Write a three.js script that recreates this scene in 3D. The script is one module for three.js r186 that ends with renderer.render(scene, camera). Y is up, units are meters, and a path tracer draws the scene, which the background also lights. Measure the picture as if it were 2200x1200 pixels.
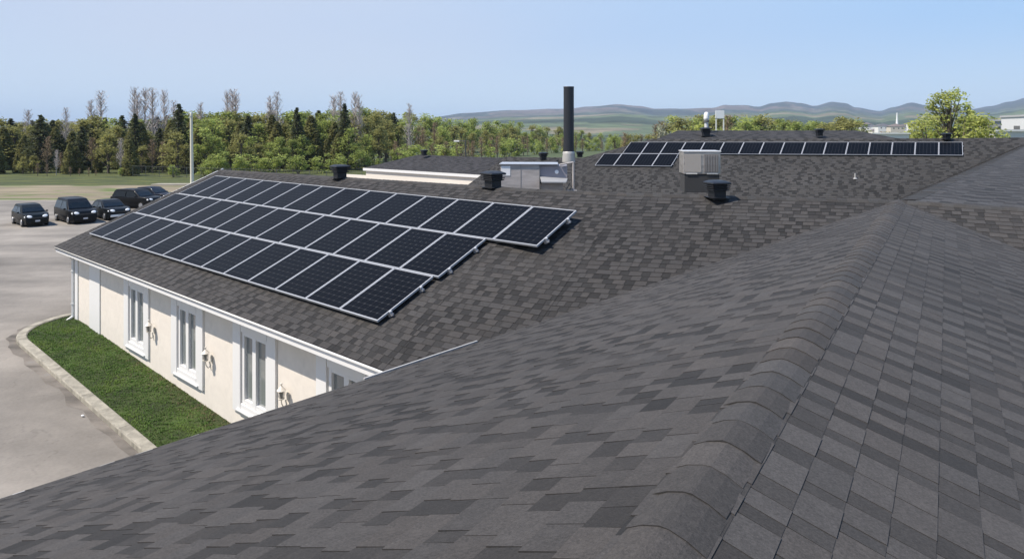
import * as THREE from 'three';
import { mergeGeometries, toCreasedNormals } from 'three/addons/utils/BufferGeometryUtils.js';
import { RoundedBoxGeometry } from 'three/addons/geometries/RoundedBoxGeometry.js';
import { ImprovedNoise } from 'three/addons/math/ImprovedNoise.js';

// ---------------------------------------------------------------- camera, sky, sun, exposure
const F = 1400, YH = 281, H = 6.4;                       // focal length (px of a 2200 wide frame), horizon row, eye height
const scene = new THREE.Scene();
const camera = new THREE.PerspectiveCamera(2 * Math.atan(600 / F) * 180 / Math.PI, 2200 / 1200, 0.1, 30000);
camera.position.set(0, H, 0); camera.lookAt(0, H, -10);
camera.setViewOffset(2200, 1200, 0, 600 - YH, 2200, 1200);
const renderer = new THREE.WebGLRenderer({ antialias: true });
renderer.toneMapping = THREE.LinearToneMapping;
const EXPOSURE = 1.55;
renderer.toneMappingExposure = EXPOSURE;
renderer.shadowMap.enabled = true;
const SUN = new THREE.Vector3(-1.106, 1.78, 0.37).normalize();
{
  const W = 1024, Hh = 512, d = new Float32Array(W * Hh * 4), n = new ImprovedNoise();
  const lin = (r, g, b) => [r, g, b].map((c) => Math.pow(c / 255, 2.2) / EXPOSURE);
  const mix = (a, b, t) => a.map((c, i) => c + (b[i] - c) * t);
  const ss = (a, b, x) => { const t = Math.min(1, Math.max(0, (x - a) / (b - a))); return t * t * (3 - 2 * t); };
  const hor = lin(210, 232, 251), lowL = lin(201, 217, 243), lowR = lin(170, 208, 251), zen = lin(92, 148, 222), gnd = lin(120, 120, 112);
  for (let j = 0; j < Hh; j++) for (let i = 0; i < W; i++) {
    const el = ((j + .5) / Hh - .5) * Math.PI, az = ((i + .5) / W - .5) * 2 * Math.PI;
    const dx = Math.cos(el) * Math.cos(az), dz = Math.cos(el) * Math.sin(az), dy = Math.sin(el);
    let c;
    if (dy < -0.01) c = gnd;
    else {
      const right = ss(-0.45, 0.75, dx / Math.hypot(dx, dz) * (dz < 0 ? 1 : .5));
      const low = mix(lowL, lowR, right);
      c = mix(hor, low, ss(0.0, 0.16, dy)); c = mix(c, zen, ss(0.17, 0.95, dy));
      const cl = n.noise(dx * 2.2 + 3, dy * 7, dz * 2.2) * .5 + n.noise(dx * 5 + 9, dy * 16, dz * 5) * .3;
      c = mix(c, lin(214, 222, 240), Math.max(0, cl + .12) * .55 * (1 - right * .8) * (1 - ss(.3, .8, dy)));
    }
    const k = (j * W + i) * 4; d[k] = c[0]; d[k + 1] = c[1]; d[k + 2] = c[2]; d[k + 3] = 1;
  }
  const t = new THREE.DataTexture(d, W, Hh, THREE.RGBAFormat, THREE.FloatType);
  t.mapping = THREE.EquirectangularReflectionMapping; t.magFilter = t.minFilter = THREE.LinearFilter; t.needsUpdate = true;
  scene.background = t; scene.environment = t;
}
const sun = new THREE.DirectionalLight(new THREE.Color(1, 0.92, 0.81), 4.3);
sun.position.copy(SUN).multiplyScalar(80).add(new THREE.Vector3(0, 0, -20)); sun.target.position.set(0, 0, -20);
sun.castShadow = true; sun.shadow.mapSize.set(2048, 2048);
Object.assign(sun.shadow.camera, { left: -70, right: 70, top: 70, bottom: -70, near: 1, far: 250 });
scene.add(sun, sun.target);
scene.fog = new THREE.FogExp2(new THREE.Color(0.6, 0.74, 0.92), 0.00011);

// ---------------------------------------------------------------- helpers
function rng(seed) { let a = seed >>> 0; return () => { a = (a + 0x6D2B79F5) >>> 0; let t = a; t = Math.imul(t ^ (t >>> 15), t | 1); t ^= t + Math.imul(t ^ (t >>> 7), t | 61); return ((t ^ (t >>> 14)) >>> 0) / 4294967296; }; }
const NO = new ImprovedNoise();
const fbm = (x, y, o = 4, z = 0.5) => { let s = 0, a = .5, f = 1; for (let i = 0; i < o; i++) { s += a * NO.noise(x * f, y * f, z + i * 7.3); a *= .5; f *= 2.03; } return s; };
const sstep = (a, b, x) => { const t = Math.min(1, Math.max(0, (x - a) / (b - a))); return t * t * (3 - 2 * t); };
const V3 = (x, y, z) => new THREE.Vector3(x, y, z);
const P = (X, D, Y) => new THREE.Vector3(X, Y, -D);                    // right, distance ahead, height
const seen = (px, py, D) => P((px - 1100) / F * D, D, H - (py - YH) * D / F);
const used = {};
const numbered = (n) => { const k = used[n] = (used[n] ?? -1) + 1; return k ? `${n}_${String(k).padStart(3, '0')}` : n; };
function tag(o, label, category, group, kind) { if (label) o.userData.label = label; if (category) o.userData.category = category; if (group) o.userData.group = group; if (kind) o.userData.kind = kind; return o; }
function thing(name, label, category, pos, turn = 0, group) { const o = new THREE.Group(); o.name = numbered(name); if (pos) o.position.copy(pos); o.rotation.y = turn; scene.add(o); return tag(o, label, category, group); }
function mesh(name, geo, mat, parent = scene) { const m = new THREE.Mesh(geo, mat); m.name = parent === scene ? numbered(name) : name; m.castShadow = m.receiveShadow = true; parent.add(m); return m; }
const strip = (g) => { g = g.index ? g.toNonIndexed() : g; for (const k of Object.keys(g.attributes)) if (!['position', 'normal', 'uv'].includes(k)) g.deleteAttribute(k); if (!g.attributes.uv) g.setAttribute('uv', new THREE.BufferAttribute(new Float32Array(g.attributes.position.count * 2), 2)); return g; };
const merge = (list) => mergeGeometries(list.map(strip));
const box = (w, h, d, x = 0, y = 0, z = 0, r = 0) => (r ? new RoundedBoxGeometry(w, h, d, 2, r) : new THREE.BoxGeometry(w, h, d)).translate(x, y, z);
const cyl = (r0, r1, h, x = 0, y = 0, z = 0, n = 20) => new THREE.CylinderGeometry(r0, r1, h, n).translate(x, y, z);
function bar(a, b, w, h) { const l = a.distanceTo(b), g = new THREE.BoxGeometry(w, h, l); const m = new THREE.Matrix4().lookAt(a, b, V3(0, 1, 0)); g.applyMatrix4(m); const c = a.clone().lerp(b, .5); return g.translate(c.x, c.y, c.z); }
function rod(a, b, r0, r1 = r0, n = 6) { const l = a.distanceTo(b), g = new THREE.CylinderGeometry(r1, r0, l, n, 1); g.applyQuaternion(new THREE.Quaternion().setFromUnitVectors(V3(0, 1, 0), b.clone().sub(a).normalize())); const c = a.clone().lerp(b, .5); return g.translate(c.x, c.y, c.z); }
function tri3(arr, col, uvs) { const g = new THREE.BufferGeometry(); g.setAttribute('position', new THREE.Float32BufferAttribute(arr, 3)); if (uvs) g.setAttribute('uv', new THREE.Float32BufferAttribute(uvs, 2)); if (col) g.setAttribute('color', new THREE.Float32BufferAttribute(col, 3)); g.computeVertexNormals(); return g; }
function prism(pts, down) {                                            // a flat polygon (world points, convex) given thickness straight down
  const a = [], n = pts.length, q = pts.map((p) => p.clone().add(V3(0, -down, 0)));
  const T = (x, y, z) => a.push(x.x, x.y, x.z, y.x, y.y, y.z, z.x, z.y, z.z);
  for (let i = 1; i < n - 1; i++) { T(pts[0], pts[i], pts[i + 1]); T(q[0], q[i + 1], q[i]); }
  for (let i = 0; i < n; i++) { const j = (i + 1) % n; T(pts[i], q[i], q[j]); T(pts[i], q[j], pts[j]); }
  return strip(tri3(a));
}
function noiseTex(N, fn, srgb = false) { const d = new Uint8Array(N * N * 4); for (let j = 0; j < N; j++) for (let i = 0; i < N; i++) { const c = fn(i / N, j / N, i, j), k = (j * N + i) * 4; for (let m = 0; m < 3; m++) d[k + m] = Math.max(0, Math.min(255, (Array.isArray(c) ? c[m] : c) * 255)); d[k + 3] = 255; } const t = new THREE.DataTexture(d, N, N); t.wrapS = t.wrapT = THREE.RepeatWrapping; t.magFilter = THREE.LinearFilter; t.minFilter = THREE.LinearMipmapLinearFilter; t.generateMipmaps = true; if (srgb) t.colorSpace = THREE.SRGBColorSpace; t.needsUpdate = true; return t; }
const mat = (c, rough = .8, o = {}) => new THREE.MeshStandardMaterial({ color: new THREE.Color().setRGB(...c), roughness: rough, side: THREE.DoubleSide, ...o });
const pmat = (c, rough = .5, o = {}) => new THREE.MeshPhysicalMaterial({ color: new THREE.Color().setRGB(...c), roughness: rough, side: THREE.DoubleSide, ...o });

// ---------------------------------------------------------------- materials
const r0 = rng(11);
const grain = noiseTex(512, (u, v, i, j) => .66 + .34 * r0() * (.6 + .4 * r0()) + (r0() < .04 ? .25 : 0) + .28 * fbm(u * 52, v * 52, 2) + .1 * fbm(u * 5, v * 5, 2), true);
const grainB = noiseTex(256, () => r0());
const shingleMat = new THREE.MeshStandardMaterial({ color: 0xffffff, vertexColors: true, roughness: .93, map: grain, bumpMap: grainB, bumpScale: .0015, side: THREE.DoubleSide });
const deckMat = mat([.018, .018, .018], .95);
const plasterTex = noiseTex(512, (u, v) => .93 + .05 * fbm(u * 5, v * 5, 4) + .04 * (r0() - .5), true);
const wallMat = mat([.84, .77, .685], .85, { map: plasterTex, bumpMap: plasterTex, bumpScale: .004 });
const whiteMat = mat([.72, .71, .70], .5);
const plinthMat = mat([.36, .33, .29], .9, { map: noiseTex(256, (u, v) => .8 + .3 * fbm(u * 8, v * 8, 4) + .1 * (r0() - .5), true) });
const aluMat = mat([.43, .435, .45], .45, { metalness: .2 });
const greyMetal = mat([.5, .46, .44], .75, { map: noiseTex(256, (u, v) => .88 + .18 * fbm(u * 3, v * 9, 4), true) });
const blackMat = mat([.008, .0085, .011], .55);
const glassMat = pmat([.19, .205, .205], .08, { clearcoat: 1, clearcoatRoughness: .03 });
const blindMat = mat([.30, .32, .31], .8);
const concMat = mat([.42, .385, .31], .9, { map: noiseTex(256, (u, v) => .82 + .3 * fbm(u * 7, v * 7, 4) + .12 * (r0() - .5), true) });

// ---------------------------------------------------------------- main wing frame: u along the eave (leftwards), v up-slope (horizontal metres)
const AZ = .862816, AX = -Math.sin(AZ), AD = Math.cos(AZ), BX = Math.cos(AZ), BD = Math.sin(AZ), PX = -2.4511, PD = 11.8676, TP = .41914, PITCH = .396894;
const M = (u, v, Y) => P(PX + u * AX + v * BX, PD + u * AD + v * BD, Y);
const mainY = (v) => H - 3.585 + TP * v;
const uOf = (X, D) => (X - PX) * AX + (D - PD) * AD, vOf = (X, D) => (X - PX) * BX + (D - PD) * BD;
const groundY = (X, D) => { const u = uOf(X, D); const t = 14.5 - u; return -.036 * (t < -1 ? 0 : t < 1 ? (t + 1) * (t + 1) / 4 : Math.min(t, 21)) * 1; };

// ---------------------------------------------------------------- ground, paving, hills
const crest = [[-400, 262], [600, 262], [900, 256], [1000, 246], [1100, 239], [1210, 236], [1265, 231], [1330, 226.5], [1370, 230], [1410, 236], [1470, 235.5], [1530, 234], [1560, 227], [1600, 227], [1630, 231], [1660, 224], [1690, 221], [1720, 224], [1750, 230], [1790, 222], [1815, 224], [1840, 233], [1890, 240], [1920, 232], [1960, 224], [1990, 229], [2030, 236], [2080, 238], [2130, 231], [2170, 222], [2210, 214], [2400, 205], [2800, 225], [4000, 240]];
const crestAt = (px) => { for (let i = 1; i < crest.length; i++) if (px < crest[i][0]) { const [a, b] = crest[i - 1], [c, d] = crest[i]; const t = sstep(0, 1, (px - a) / (c - a)); return b + (d - b) * t; } return 240; };
{
  const pos = [], col = [], idx = [], rs = [], azs = [];
  for (let r = 3; r < 12000; r *= r < 600 ? 1.16 : 1.035) rs.push(r);
  for (let i = 0; i < 60; i++) azs.push(-Math.PI + i / 60 * (Math.PI - .8)); for (let i = 0; i < 620; i++) azs.push(-.8 + i / 620 * 1.6); for (let i = 0; i <= 60; i++) azs.push(.8 + i / 60 * (Math.PI - .8));
  const NR = rs.length, NA = azs.length - 1;
  for (let a = 0; a <= NA; a++) {
    const az = azs[a], front = Math.abs(az) < 1.2, px = front ? 1100 + F * Math.tan(az) : 4000;
    for (let k = 0; k < NR; k++) {
      const r = rs[k], X = r * Math.sin(az), D = r * Math.cos(az);
      const DC = 5200, hc = (YH - crestAt(px)) * (front ? DC / Math.cos(az) * Math.cos(az) : DC) / F + H;
      const rr = front ? D : r;
      let y = groundY(X, D) - .03;
      const rise = .34 * sstep(500, 2600, rr) + .66 * sstep(2400, DC, rr);
      y += Math.max(20, hc) * rise + (rise > .02 ? (fbm(X / 700, D / 700, 4) * 34 + fbm(X / 160, D / 160, 3) * 10) * rise * (1 - .75 * sstep(3900, DC, rr)) : 0);
      if (rr > DC) y -= (rr - DC) * .12;
      pos.push(X, y, -D);
      const n1 = fbm(X / 420 + 5, D / 420, 4), n2 = fbm(X / 120, D / 120, 3);
      let c;
      if (rr < 300) c = [.055 + .02 * n2, .075 + .02 * n2, .028];
      else if (n1 > .2) c = [.15, .13, .085]; else if (n1 > -.02) c = [.075, .1, .05]; else c = [.026, .042, .022];
      const n3 = fbm(X / 260 + 2, D / 900, 4), wood = sstep(2700, 3900, rr + 1500 * n1); const wc = n3 > .1 ? [.10, .078, .07] : n3 > -.05 ? [.03, .04, .036] : [.016, .024, .026];
      if (rr > 300) { const n4 = fbm(X / 75, D / 75, 3, 6.1), n5 = fbm(X / 30, D / 110, 2, 3.7); c = c.map((v, i) => (v + (wc[i] - v) * wood) * Math.max(.3, 1 + .5 * n2 + 1.1 * n4 + .6 * n5)); }
      col.push(...c);
    }
  }
  for (let a = 0; a < NA; a++) for (let k = 0; k < NR - 1; k++) { const i = a * NR + k; idx.push(i, i + NR, i + 1, i + NR, i + NR + 1, i + 1); }
  const g = new THREE.BufferGeometry(); g.setAttribute('position', new THREE.Float32BufferAttribute(pos, 3)); g.setAttribute('color', new THREE.Float32BufferAttribute(col, 3)); g.setIndex(idx); g.computeVertexNormals();
  tag(mesh('ground', g, new THREE.MeshStandardMaterial({ vertexColors: true, roughness: 1, side: THREE.DoubleSide })), 'green fields and wooded hills reaching to the horizon', null, null, 'structure');
}
function sheet(x0, x1, d0, d1, step, lift, edge) {                     // follows the ground; edge(X, D) may shift the far rim
  const nx = Math.ceil((x1 - x0) / step), nd = Math.ceil((d1 - d0) / step), pos = [], uv = [], idx = [];
  for (let i = 0; i <= nx; i++) for (let j = 0; j <= nd; j++) {
    const X = x0 + (x1 - x0) * i / nx, t = j / nd; let D = d0 + (d1 - d0) * t; if (edge) D = edge(X, D, t);
    pos.push(X, groundY(X, D) + lift, -D); uv.push(X / 40, D / 40);
  }
  for (let i = 0; i < nx; i++) for (let j = 0; j < nd; j++) { const k = i * (nd + 1) + j; idx.push(k, k + nd + 1, k + 1, k + nd + 1, k + nd + 2, k + 1); }
  const g = new THREE.BufferGeometry(); g.setAttribute('position', new THREE.Float32BufferAttribute(pos, 3)); g.setAttribute('uv', new THREE.Float32BufferAttribute(uv, 2)); g.setIndex(idx); g.computeVertexNormals(); return g;
}
const r1 = rng(5);
const tile = (u, v, f, o, z) => fbm(u * f, v * f, o, z) * (1 - 0) ;
const asphaltTex = noiseTex(1024, (u, v) => {
  const band = fbm(u * 5, v * 17 + .6 * fbm(u * 4, v * 4, 2), 4, 2.2), big = tile(u, v, 7, 4, 4.1), fine = fbm(u * 90, v * 90, 2, 1.7);
  let l = .86 + .34 * band + .26 * big + .07 * fine + .05 * (r1() - .5); const cr = Math.abs(fbm(u * 13, v * 13, 4, 9.4)); if (cr < .003) l -= .07;
  return [l, l * .985, l * .96];
}, true);
tag(mesh('parking_lot', sheet(-130, 14, 1.5, 58, 1.5, .004, (X, D, t) => D + t * (2.2 * fbm(X / 9, 3.3) + 2)), mat([.285, .263, .238], .92, { map: asphaltTex })), 'worn pale grey asphalt parking lot beside the building', null, null, 'structure');
const dirtTex = noiseTex(512, (u, v) => { const b = fbm(u * 4, v * 26, 4, 8.8), g = sstep(.02, .25, fbm(u * 6, v * 18, 4, 3.1)); const l = .8 + .35 * b; return [l * (1 - .28 * g), l * (.97 - .1 * g), l * (.9 - .38 * g)]; }, true);
tag(mesh('gravel_strip', sheet(-150, 20, 57, 78, 1.5, .0, (X, D, t) => D + 1.6 * fbm(X / 11, t * 5)), mat([.32, .28, .215], .95, { map: dirtTex })), 'strip of tan gravel and dry dirt beyond the parking lot', null, null, 'structure');
const grassTex = noiseTex(512, (u, v) => { const b = fbm(u * 9, v * 30, 4, 1.1), f = .2 * (r1() - .5); const l = .8 + .5 * b + f; return [l * (.95 + .3 * Math.max(0, b)), l, l * .75]; }, true);
tag(mesh('grass_verge', sheet(-160, 25, 76.5, 118, 3, .004, (X, D, t) => D + 1.5 * fbm(X / 8, t * 4 + 9)), mat([.095, .108, .034], .95, { map: grassTex })), 'band of green grass in front of the forest', null, null, 'structure');

// kerb and lawn (in wing coordinates)
const kerbPath = [];
for (let u = -8; u <= 14.2; u += .6) kerbPath.push([u, -2.0 - .01 * (u - 4)]);
for (let a = 0; a <= 12; a++) { const t = a / 12 * Math.PI / 2; kerbPath.push([14.3 + Math.sin(t) * 2.2, -2.1 + (1 - Math.cos(t)) * 2.0]); }
kerbPath.push([16.7, .6], [16.9, 2], [17.0, 8], [17.0, 16]);
const gM = (u, v, lift) => { const p = M(u, v, 0); p.y = groundY(p.x, -p.z) + lift; return p; };
const off = (i, o) => { const a = kerbPath[Math.max(0, i - 1)], b = kerbPath[Math.min(kerbPath.length - 1, i + 1)]; const dx = b[0] - a[0], dy = b[1] - a[1], l = Math.hypot(dx, dy); return [kerbPath[i][0] + dy / l * o, kerbPath[i][1] - dx / l * o]; };
{
  const kb = thing('kerb', 'pale concrete kerb curving round the narrow lawn', 'kerb', gM(10, -2, 0));
  const o = kb.position, seg = 4;
  for (let i = 0; i + 1 < kerbPath.length; i += seg) {
    const a = [], prof = [[.14, -.05], [.13, .1], [.11, .125], [-.11, .125], [-.14, .1], [-.14, -.05]], end = Math.min(i + seg, kerbPath.length - 1), uvs = [];
    for (let k = i; k < end; k++) for (let q = 0; q < prof.length - 1; q++) {
      const c = [[k, q], [k + 1, q], [k + 1, q + 1], [k, q + 1]].map(([kk, qq]) => { const w = off(kk, prof[qq][0]); const p = gM(w[0], w[1], prof[qq][1]); if (kk === end && end < kerbPath.length - 1) { const w2 = off(kk - 1, prof[qq][0]); p.lerp(gM(w2[0], w2[1], prof[qq][1]), .02); } return p.sub(o); });
      for (const t of [0, 1, 2, 0, 2, 3]) { a.push(c[t].x, c[t].y, c[t].z); uvs.push(c[t].x * .6 + q * .1, c[t].z * .6); }
    }
    mesh('kerb_stone', tri3(a, null, uvs), concMat, kb);
  }
  // darker patched strip of asphalt along the kerb
  const a = [], uvs = []; const r = rng(41);
  const wv = kerbPath.map(() => .14 + .22 * r());
  for (let k = 0; k + 1 < kerbPath.length - 6; k++) { const c = [off(k, .12), off(k + 1, .12), off(k + 1, .12 + wv[k + 1]), off(k, .12 + wv[k])].map((w) => gM(w[0], w[1], .009)); for (const t of [0, 1, 2, 0, 2, 3]) { a.push(c[t].x, c[t].y, c[t].z); uvs.push(c[t].x / 6, c[t].z / 6); } }
  tag(mesh('asphalt_patch', tri3(a, null, uvs), mat([.2, .18, .16], .95, { map: asphaltTex })), 'dark crumbling asphalt edge along the kerb', null, null, 'structure');
  // lawn sheet
  const b = [], ub = [], cells = [];
  const r2 = rng(8);
  const inner = kerbPath.map((_, i) => off(i, -.1));
  for (let k = 0; k + 1 < kerbPath.length; k++) for (let s = 0; s < 8; s++) {
    const wallV = (u, v0) => (u > 16.2 ? [Math.min(u, 16.2), v0] : [u, -.26]);
    const lp = (i, t) => { const p = inner[i]; const e = p[0] > 15.9 ? [15.85, Math.max(-.26, p[1])] : [p[0], -.26]; return [p[0] + (e[0] - p[0]) * t, p[1] + (e[1] - p[1]) * t]; };
    const c = [lp(k, s / 8), lp(k + 1, s / 8), lp(k + 1, (s + 1) / 8), lp(k, (s + 1) / 8)];
    cells.push(c); const w = c.map((q) => gM(q[0], q[1], .07 + .02 * fbm(q[0] * 1.3, q[1] * 1.3)));
    for (const t of [0, 1, 2, 0, 2, 3]) { b.push(w[t].x, w[t].y, w[t].z); ub.push(w[t].x / 4, w[t].z / 4); }
  }
  tag(mesh('lawn', tri3(b, null, ub), mat([.045, .075, .016], 1, { map: noiseTex(256, (u, v) => { const l = .8 + .6 * fbm(u * 5, v * 5, 4, 4) + .2 * (r2() - .5); return [l * 1.05, l, l * .9]; }, true) })), 'narrow green lawn between kerb and cream wall', null, null, 'structure');
  // grass blades
  const bl = []; for (let i = 0; i < 5; i++) { const an = i * 1.3 + r2(), x = (r2() - .5) * .07, z = (r2() - .5) * .07, w = .009, hh = .026 + .016 * r2(), lx = Math.cos(an) * .024, lz = Math.sin(an) * .024; bl.push(x - w * Math.sin(an), 0, z + w * Math.cos(an), x + w * Math.sin(an), 0, z - w * Math.cos(an), x + lx, hh, z + lz); }
  const N = 16000, im = new THREE.InstancedMesh(tri3(bl), mat([1, 1, 1], .9), N), m4 = new THREE.Matrix4(), cc = new THREE.Color();
  const ar = cells.map((c) => Math.abs((c[2][0] - c[0][0]) * (c[3][1] - c[1][1]) - (c[2][1] - c[0][1]) * (c[3][0] - c[1][0])) / 2), tot = ar.reduce((x, y) => x + y);
  let n = 0; cells.forEach((c, ci) => { const want = Math.round(N * ar[ci] / tot); for (let k = 0; k < want && n < N; k++) { const a1 = r2(), b1 = r2(); const u = (c[0][0] * (1 - a1) + c[1][0] * a1) * (1 - b1) + (c[3][0] * (1 - a1) + c[2][0] * a1) * b1, v = (c[0][1] * (1 - a1) + c[1][1] * a1) * (1 - b1) + (c[3][1] * (1 - a1) + c[2][1] * a1) * b1; const p = gM(u, v, .065); const patch = fbm(u * .9, v * 1.6, 3, 2.4), dry = sstep(-.95, -.35, v) * sstep(13, 4, u); m4.makeRotationY(r2() * 6.28).scale(V3(1, .8 + .7 * r2(), 1)).setPosition(p); im.setMatrixAt(n, m4); const l = .85 + .75 * patch + .25 * (r2() - .5); const brown = r2() < dry * .65 ? 1 : 0; cc.setRGB((brown ? .21 : .095 + .07 * Math.max(0, patch)) * l, (brown ? .17 : .18) * l, (brown ? .09 : .026) * l); im.setColorAt(n, cc); n++; } });
  im.count = n; im.name = 'lawn_grass'; im.castShadow = im.receiveShadow = true; scene.add(im); tag(im, 'short mown grass blades covering the narrow lawn', 'grass', null, 'stuff');
}

// ---------------------------------------------------------------- shingles
const LOGO = [];
function pushQuad(o, a, b, c, d, col, uv) { for (const p of [a, b, c, a, c, d]) o.p.push(p.x, p.y, p.z); for (let i = 0; i < 6; i++) o.c.push(col[0], col[1], col[2]); for (const k of [0, 1, 2, 0, 2, 3]) o.u.push(uv[k][0], uv[k][1]); }
const project = (p) => { const D = -p.z; return D < .25 ? [-9e3, -9e3, D] : [1100 + F * p.x / D, YH + F * (H - p.y) / D, D]; };
// eave[] and ridge[] are matching polylines; returns the tabs as vertex lists
function shingleTabs(eave, ridge, n, o) {
  const r = rng(o.seed), tabs = [], tone = o.tone ?? [.056, .0545, .0535];
  for (let k = 0; k < n; k++) {
    let t0 = k / n, t1 = Math.min(1, (k + 1) / n);
    for (let s = 0; s + 1 < eave.length; s++) {
      const E0 = eave[s], E1 = eave[s + 1], R0 = ridge[s], R1 = ridge[s + 1];
      const at = (q, t) => E0.clone().lerp(E1, q).lerp(R0.clone().lerp(R1, q), t);
      const len = at(0, t0).distanceTo(at(1, t0)); if (len < .05) continue;
      const nrm = E1.clone().sub(E0).add(R1.clone().sub(R0)).cross(R0.clone().sub(E0).add(R1.clone().sub(E1))).normalize(); if (nrm.y < 0) nrm.negate();
      let q = -r() * .2 / len, lastDark = r() < .3;
      while (q < 1) {
        const isDark = lastDark ? r() < .12 : r() < (o.alt ?? .78), w = (isDark ? .08 + .09 * r() : .11 + .15 * r()) * (o.ws ?? 1), q1 = q + w / len, a = Math.max(0, q), b = Math.min(1, q1); q = q1; if (b - a < .01 / len) continue;
        const c0 = at((a + b) / 2, t0), pr = project(c0);
        if (o.cull !== false && (pr[2] < .4 || pr[0] < -900 || pr[0] > 4200 || pr[1] > 2600)) continue;
        const clus = sstep(-.22, .22, fbm(c0.x * .9, c0.z * .9, 3, o.seed)); lastDark = isDark; const thick = lastDark ? .003 : .0055 + .002 * r();
        const drop = lastDark ? 0 : .012 * r(), tt = t0 - drop / (n * .143) * .143 * n / n;
        const gap = .003 / len, A = at(a + gap, tt), B = at(b - gap, tt), C = at(b - gap, t1 + .12 / n), Dp = at(a + gap, t1 + .12 / n);
        const e = (thick + .0045 + .001 * r()) * (o.th ?? 1), A1 = A.clone().addScaledVector(nrm, e), B1 = B.clone().addScaledVector(nrm, e + .0015 * (r() - .5)), C1 = C.clone().addScaledVector(nrm, .0025), D1 = Dp.clone().addScaledVector(nrm, .0025);
        const warm = .04 * (r() - .5), m = (lastDark ? (o.dk ?? .62) - .26 * clus + .2 * (r() - .5) : .88 + .3 * r()) * (1 + .35 * fbm(c0.x * .35, c0.z * .35, 2)); const col = [tone[0] * m * (1 + warm), tone[1] * m, tone[2] * m * (1 - warm)];
        const g = { p: [], c: [], u: [] }, ux = r() * 4, L = (b - a) * len, uv = [[ux, 0], [ux + L * 2, 0], [ux + L * 2, .3], [ux, .3]];
        pushQuad(g, A1, B1, C1, D1, col, uv); pushQuad(g, A, B, B1, A1, col.map((x) => x * .8), uv); pushQuad(g, A, A1, D1, Dp, col, uv); pushQuad(g, B, C, C1, B1, col, uv);
        const vis = pr[0] > 0 && pr[0] < 2200 && pr[1] < 1200 && pr[1] > 200 ? L * F / pr[2] : 0;
        tabs.push({ g, vis });
      }
    }
  }
  return tabs;
}
function layRoof(parent, tabs, maxSingle) {                            // the largest in view as pieces of their own, the rest as one part
  const order = tabs.map((t, i) => i).sort((a, b) => tabs[b].vis - tabs[a].vis), single = new Set(order.slice(0, maxSingle).filter((i) => tabs[i].vis > 0));
  const all = { p: [], c: [], u: [] };
  tabs.forEach((t, i) => { if (single.has(i)) mesh('shingle', tri3(t.g.p, t.g.c, t.g.u), shingleMat, parent); else { for (const k of ['p', 'c', 'u']) for (const x of t.g[k]) all[k].push(x); } });
  tag(mesh('shingles', tri3(all.p, all.c, all.u), shingleMat, parent), null, null, null, 'stuff');
  return tabs.length;
}
function deck(eave, ridge, sink) {
  const a = [], T = (x, y, z) => a.push(x.x, x.y, x.z, y.x, y.y, y.z, z.x, z.y, z.z), N = 14;
  for (const dz of [sink, sink + .05]) for (let i = 0; i + 1 < eave.length; i++) {
    const at = (q, t) => eave[i].clone().lerp(eave[i + 1], q).lerp(ridge[i].clone().lerp(ridge[i + 1], q), t).add(V3(0, -dz, 0));
    for (let p = 0; p < N; p++) for (let k = 0; k < N; k++) { const q = [at(p / N, k / N), at((p + 1) / N, k / N), at((p + 1) / N, (k + 1) / N), at(p / N, (k + 1) / N)]; T(q[0], q[1], q[2]); T(q[0], q[2], q[3]); }
  }
  return strip(tri3(a));
}
function ridgeCaps(parent, a, b, la, ra, w, step, seed, tone, single = true) {   // la, ra: unit directions down each slope
  const L = a.distanceTo(b), n = Math.round(L / step), dir = b.clone().sub(a).normalize(), r = rng(seed), all = { p: [], c: [], u: [] };
  for (let i = 0; i < n; i++) {
    const p0 = a.clone().addScaledVector(dir, i * step - .03 + .014 * (r() - .5)), p1 = a.clone().addScaledVector(dir, i * step + step + .02);
    const m = .78 + .44 * r(), wa = .1 * (r() - .35), col = [tone[0] * m * (1 + wa), tone[1] * m, tone[2] * m * (1 - wa)], g = { p: [], c: [], u: [] };
    const skew = .015 * (r() - .5), prof = [[la, w], [la, w * .55], [la, w * .12], [ra, w * .12], [ra, w * .55], [ra, w]], sag = [-.016, -.002, -.004, -.004, -.002, -.016], bulge = .004 * r();
    const ring = (p, lift, s) => prof.map(([d, k], j) => p.clone().addScaledVector(d, k + s * (j < 3 ? 1 : -1)).add(V3(0, lift + sag[j] + bulge * (j === 2 || j === 3 ? 1 : .5), 0)));
    const A = ring(p0, .0245 + .003 * r(), skew), B = ring(p1, .0195, skew), A0 = ring(p0, .012, skew), ux = r() * 3;
    for (let j = 0; j < 5; j++) { const uv = [[ux + j * .12, 0], [ux + j * .12 + .12, 0], [ux + j * .12 + .12, .5], [ux + j * .12, .5]]; pushQuad(g, A[j], A[j + 1], B[j + 1], B[j], col, uv); pushQuad(g, A0[j], A0[j + 1], A[j + 1], A[j], col.map((x) => x * .9), uv); }
    pushQuad(g, A0[0], A[0], B[0], B[0], col, [[0, 0], [.1, 0], [.1, .1], [0, .1]]); pushQuad(g, A0[5], A[5], B[5], B[5], col, [[0, 0], [.1, 0], [.1, .1], [0, .1]]);
    if (single) mesh('ridge_cap', tri3(g.p, g.c, g.u), shingleMat, parent); else for (const k of ['p', 'c', 'u']) for (const x of g[k]) all[k].push(x);
  }
  if (!single) tag(mesh('ridge_caps', tri3(all.p, all.c, all.u), shingleMat, parent), null, null, null, 'stuff');
}

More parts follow.
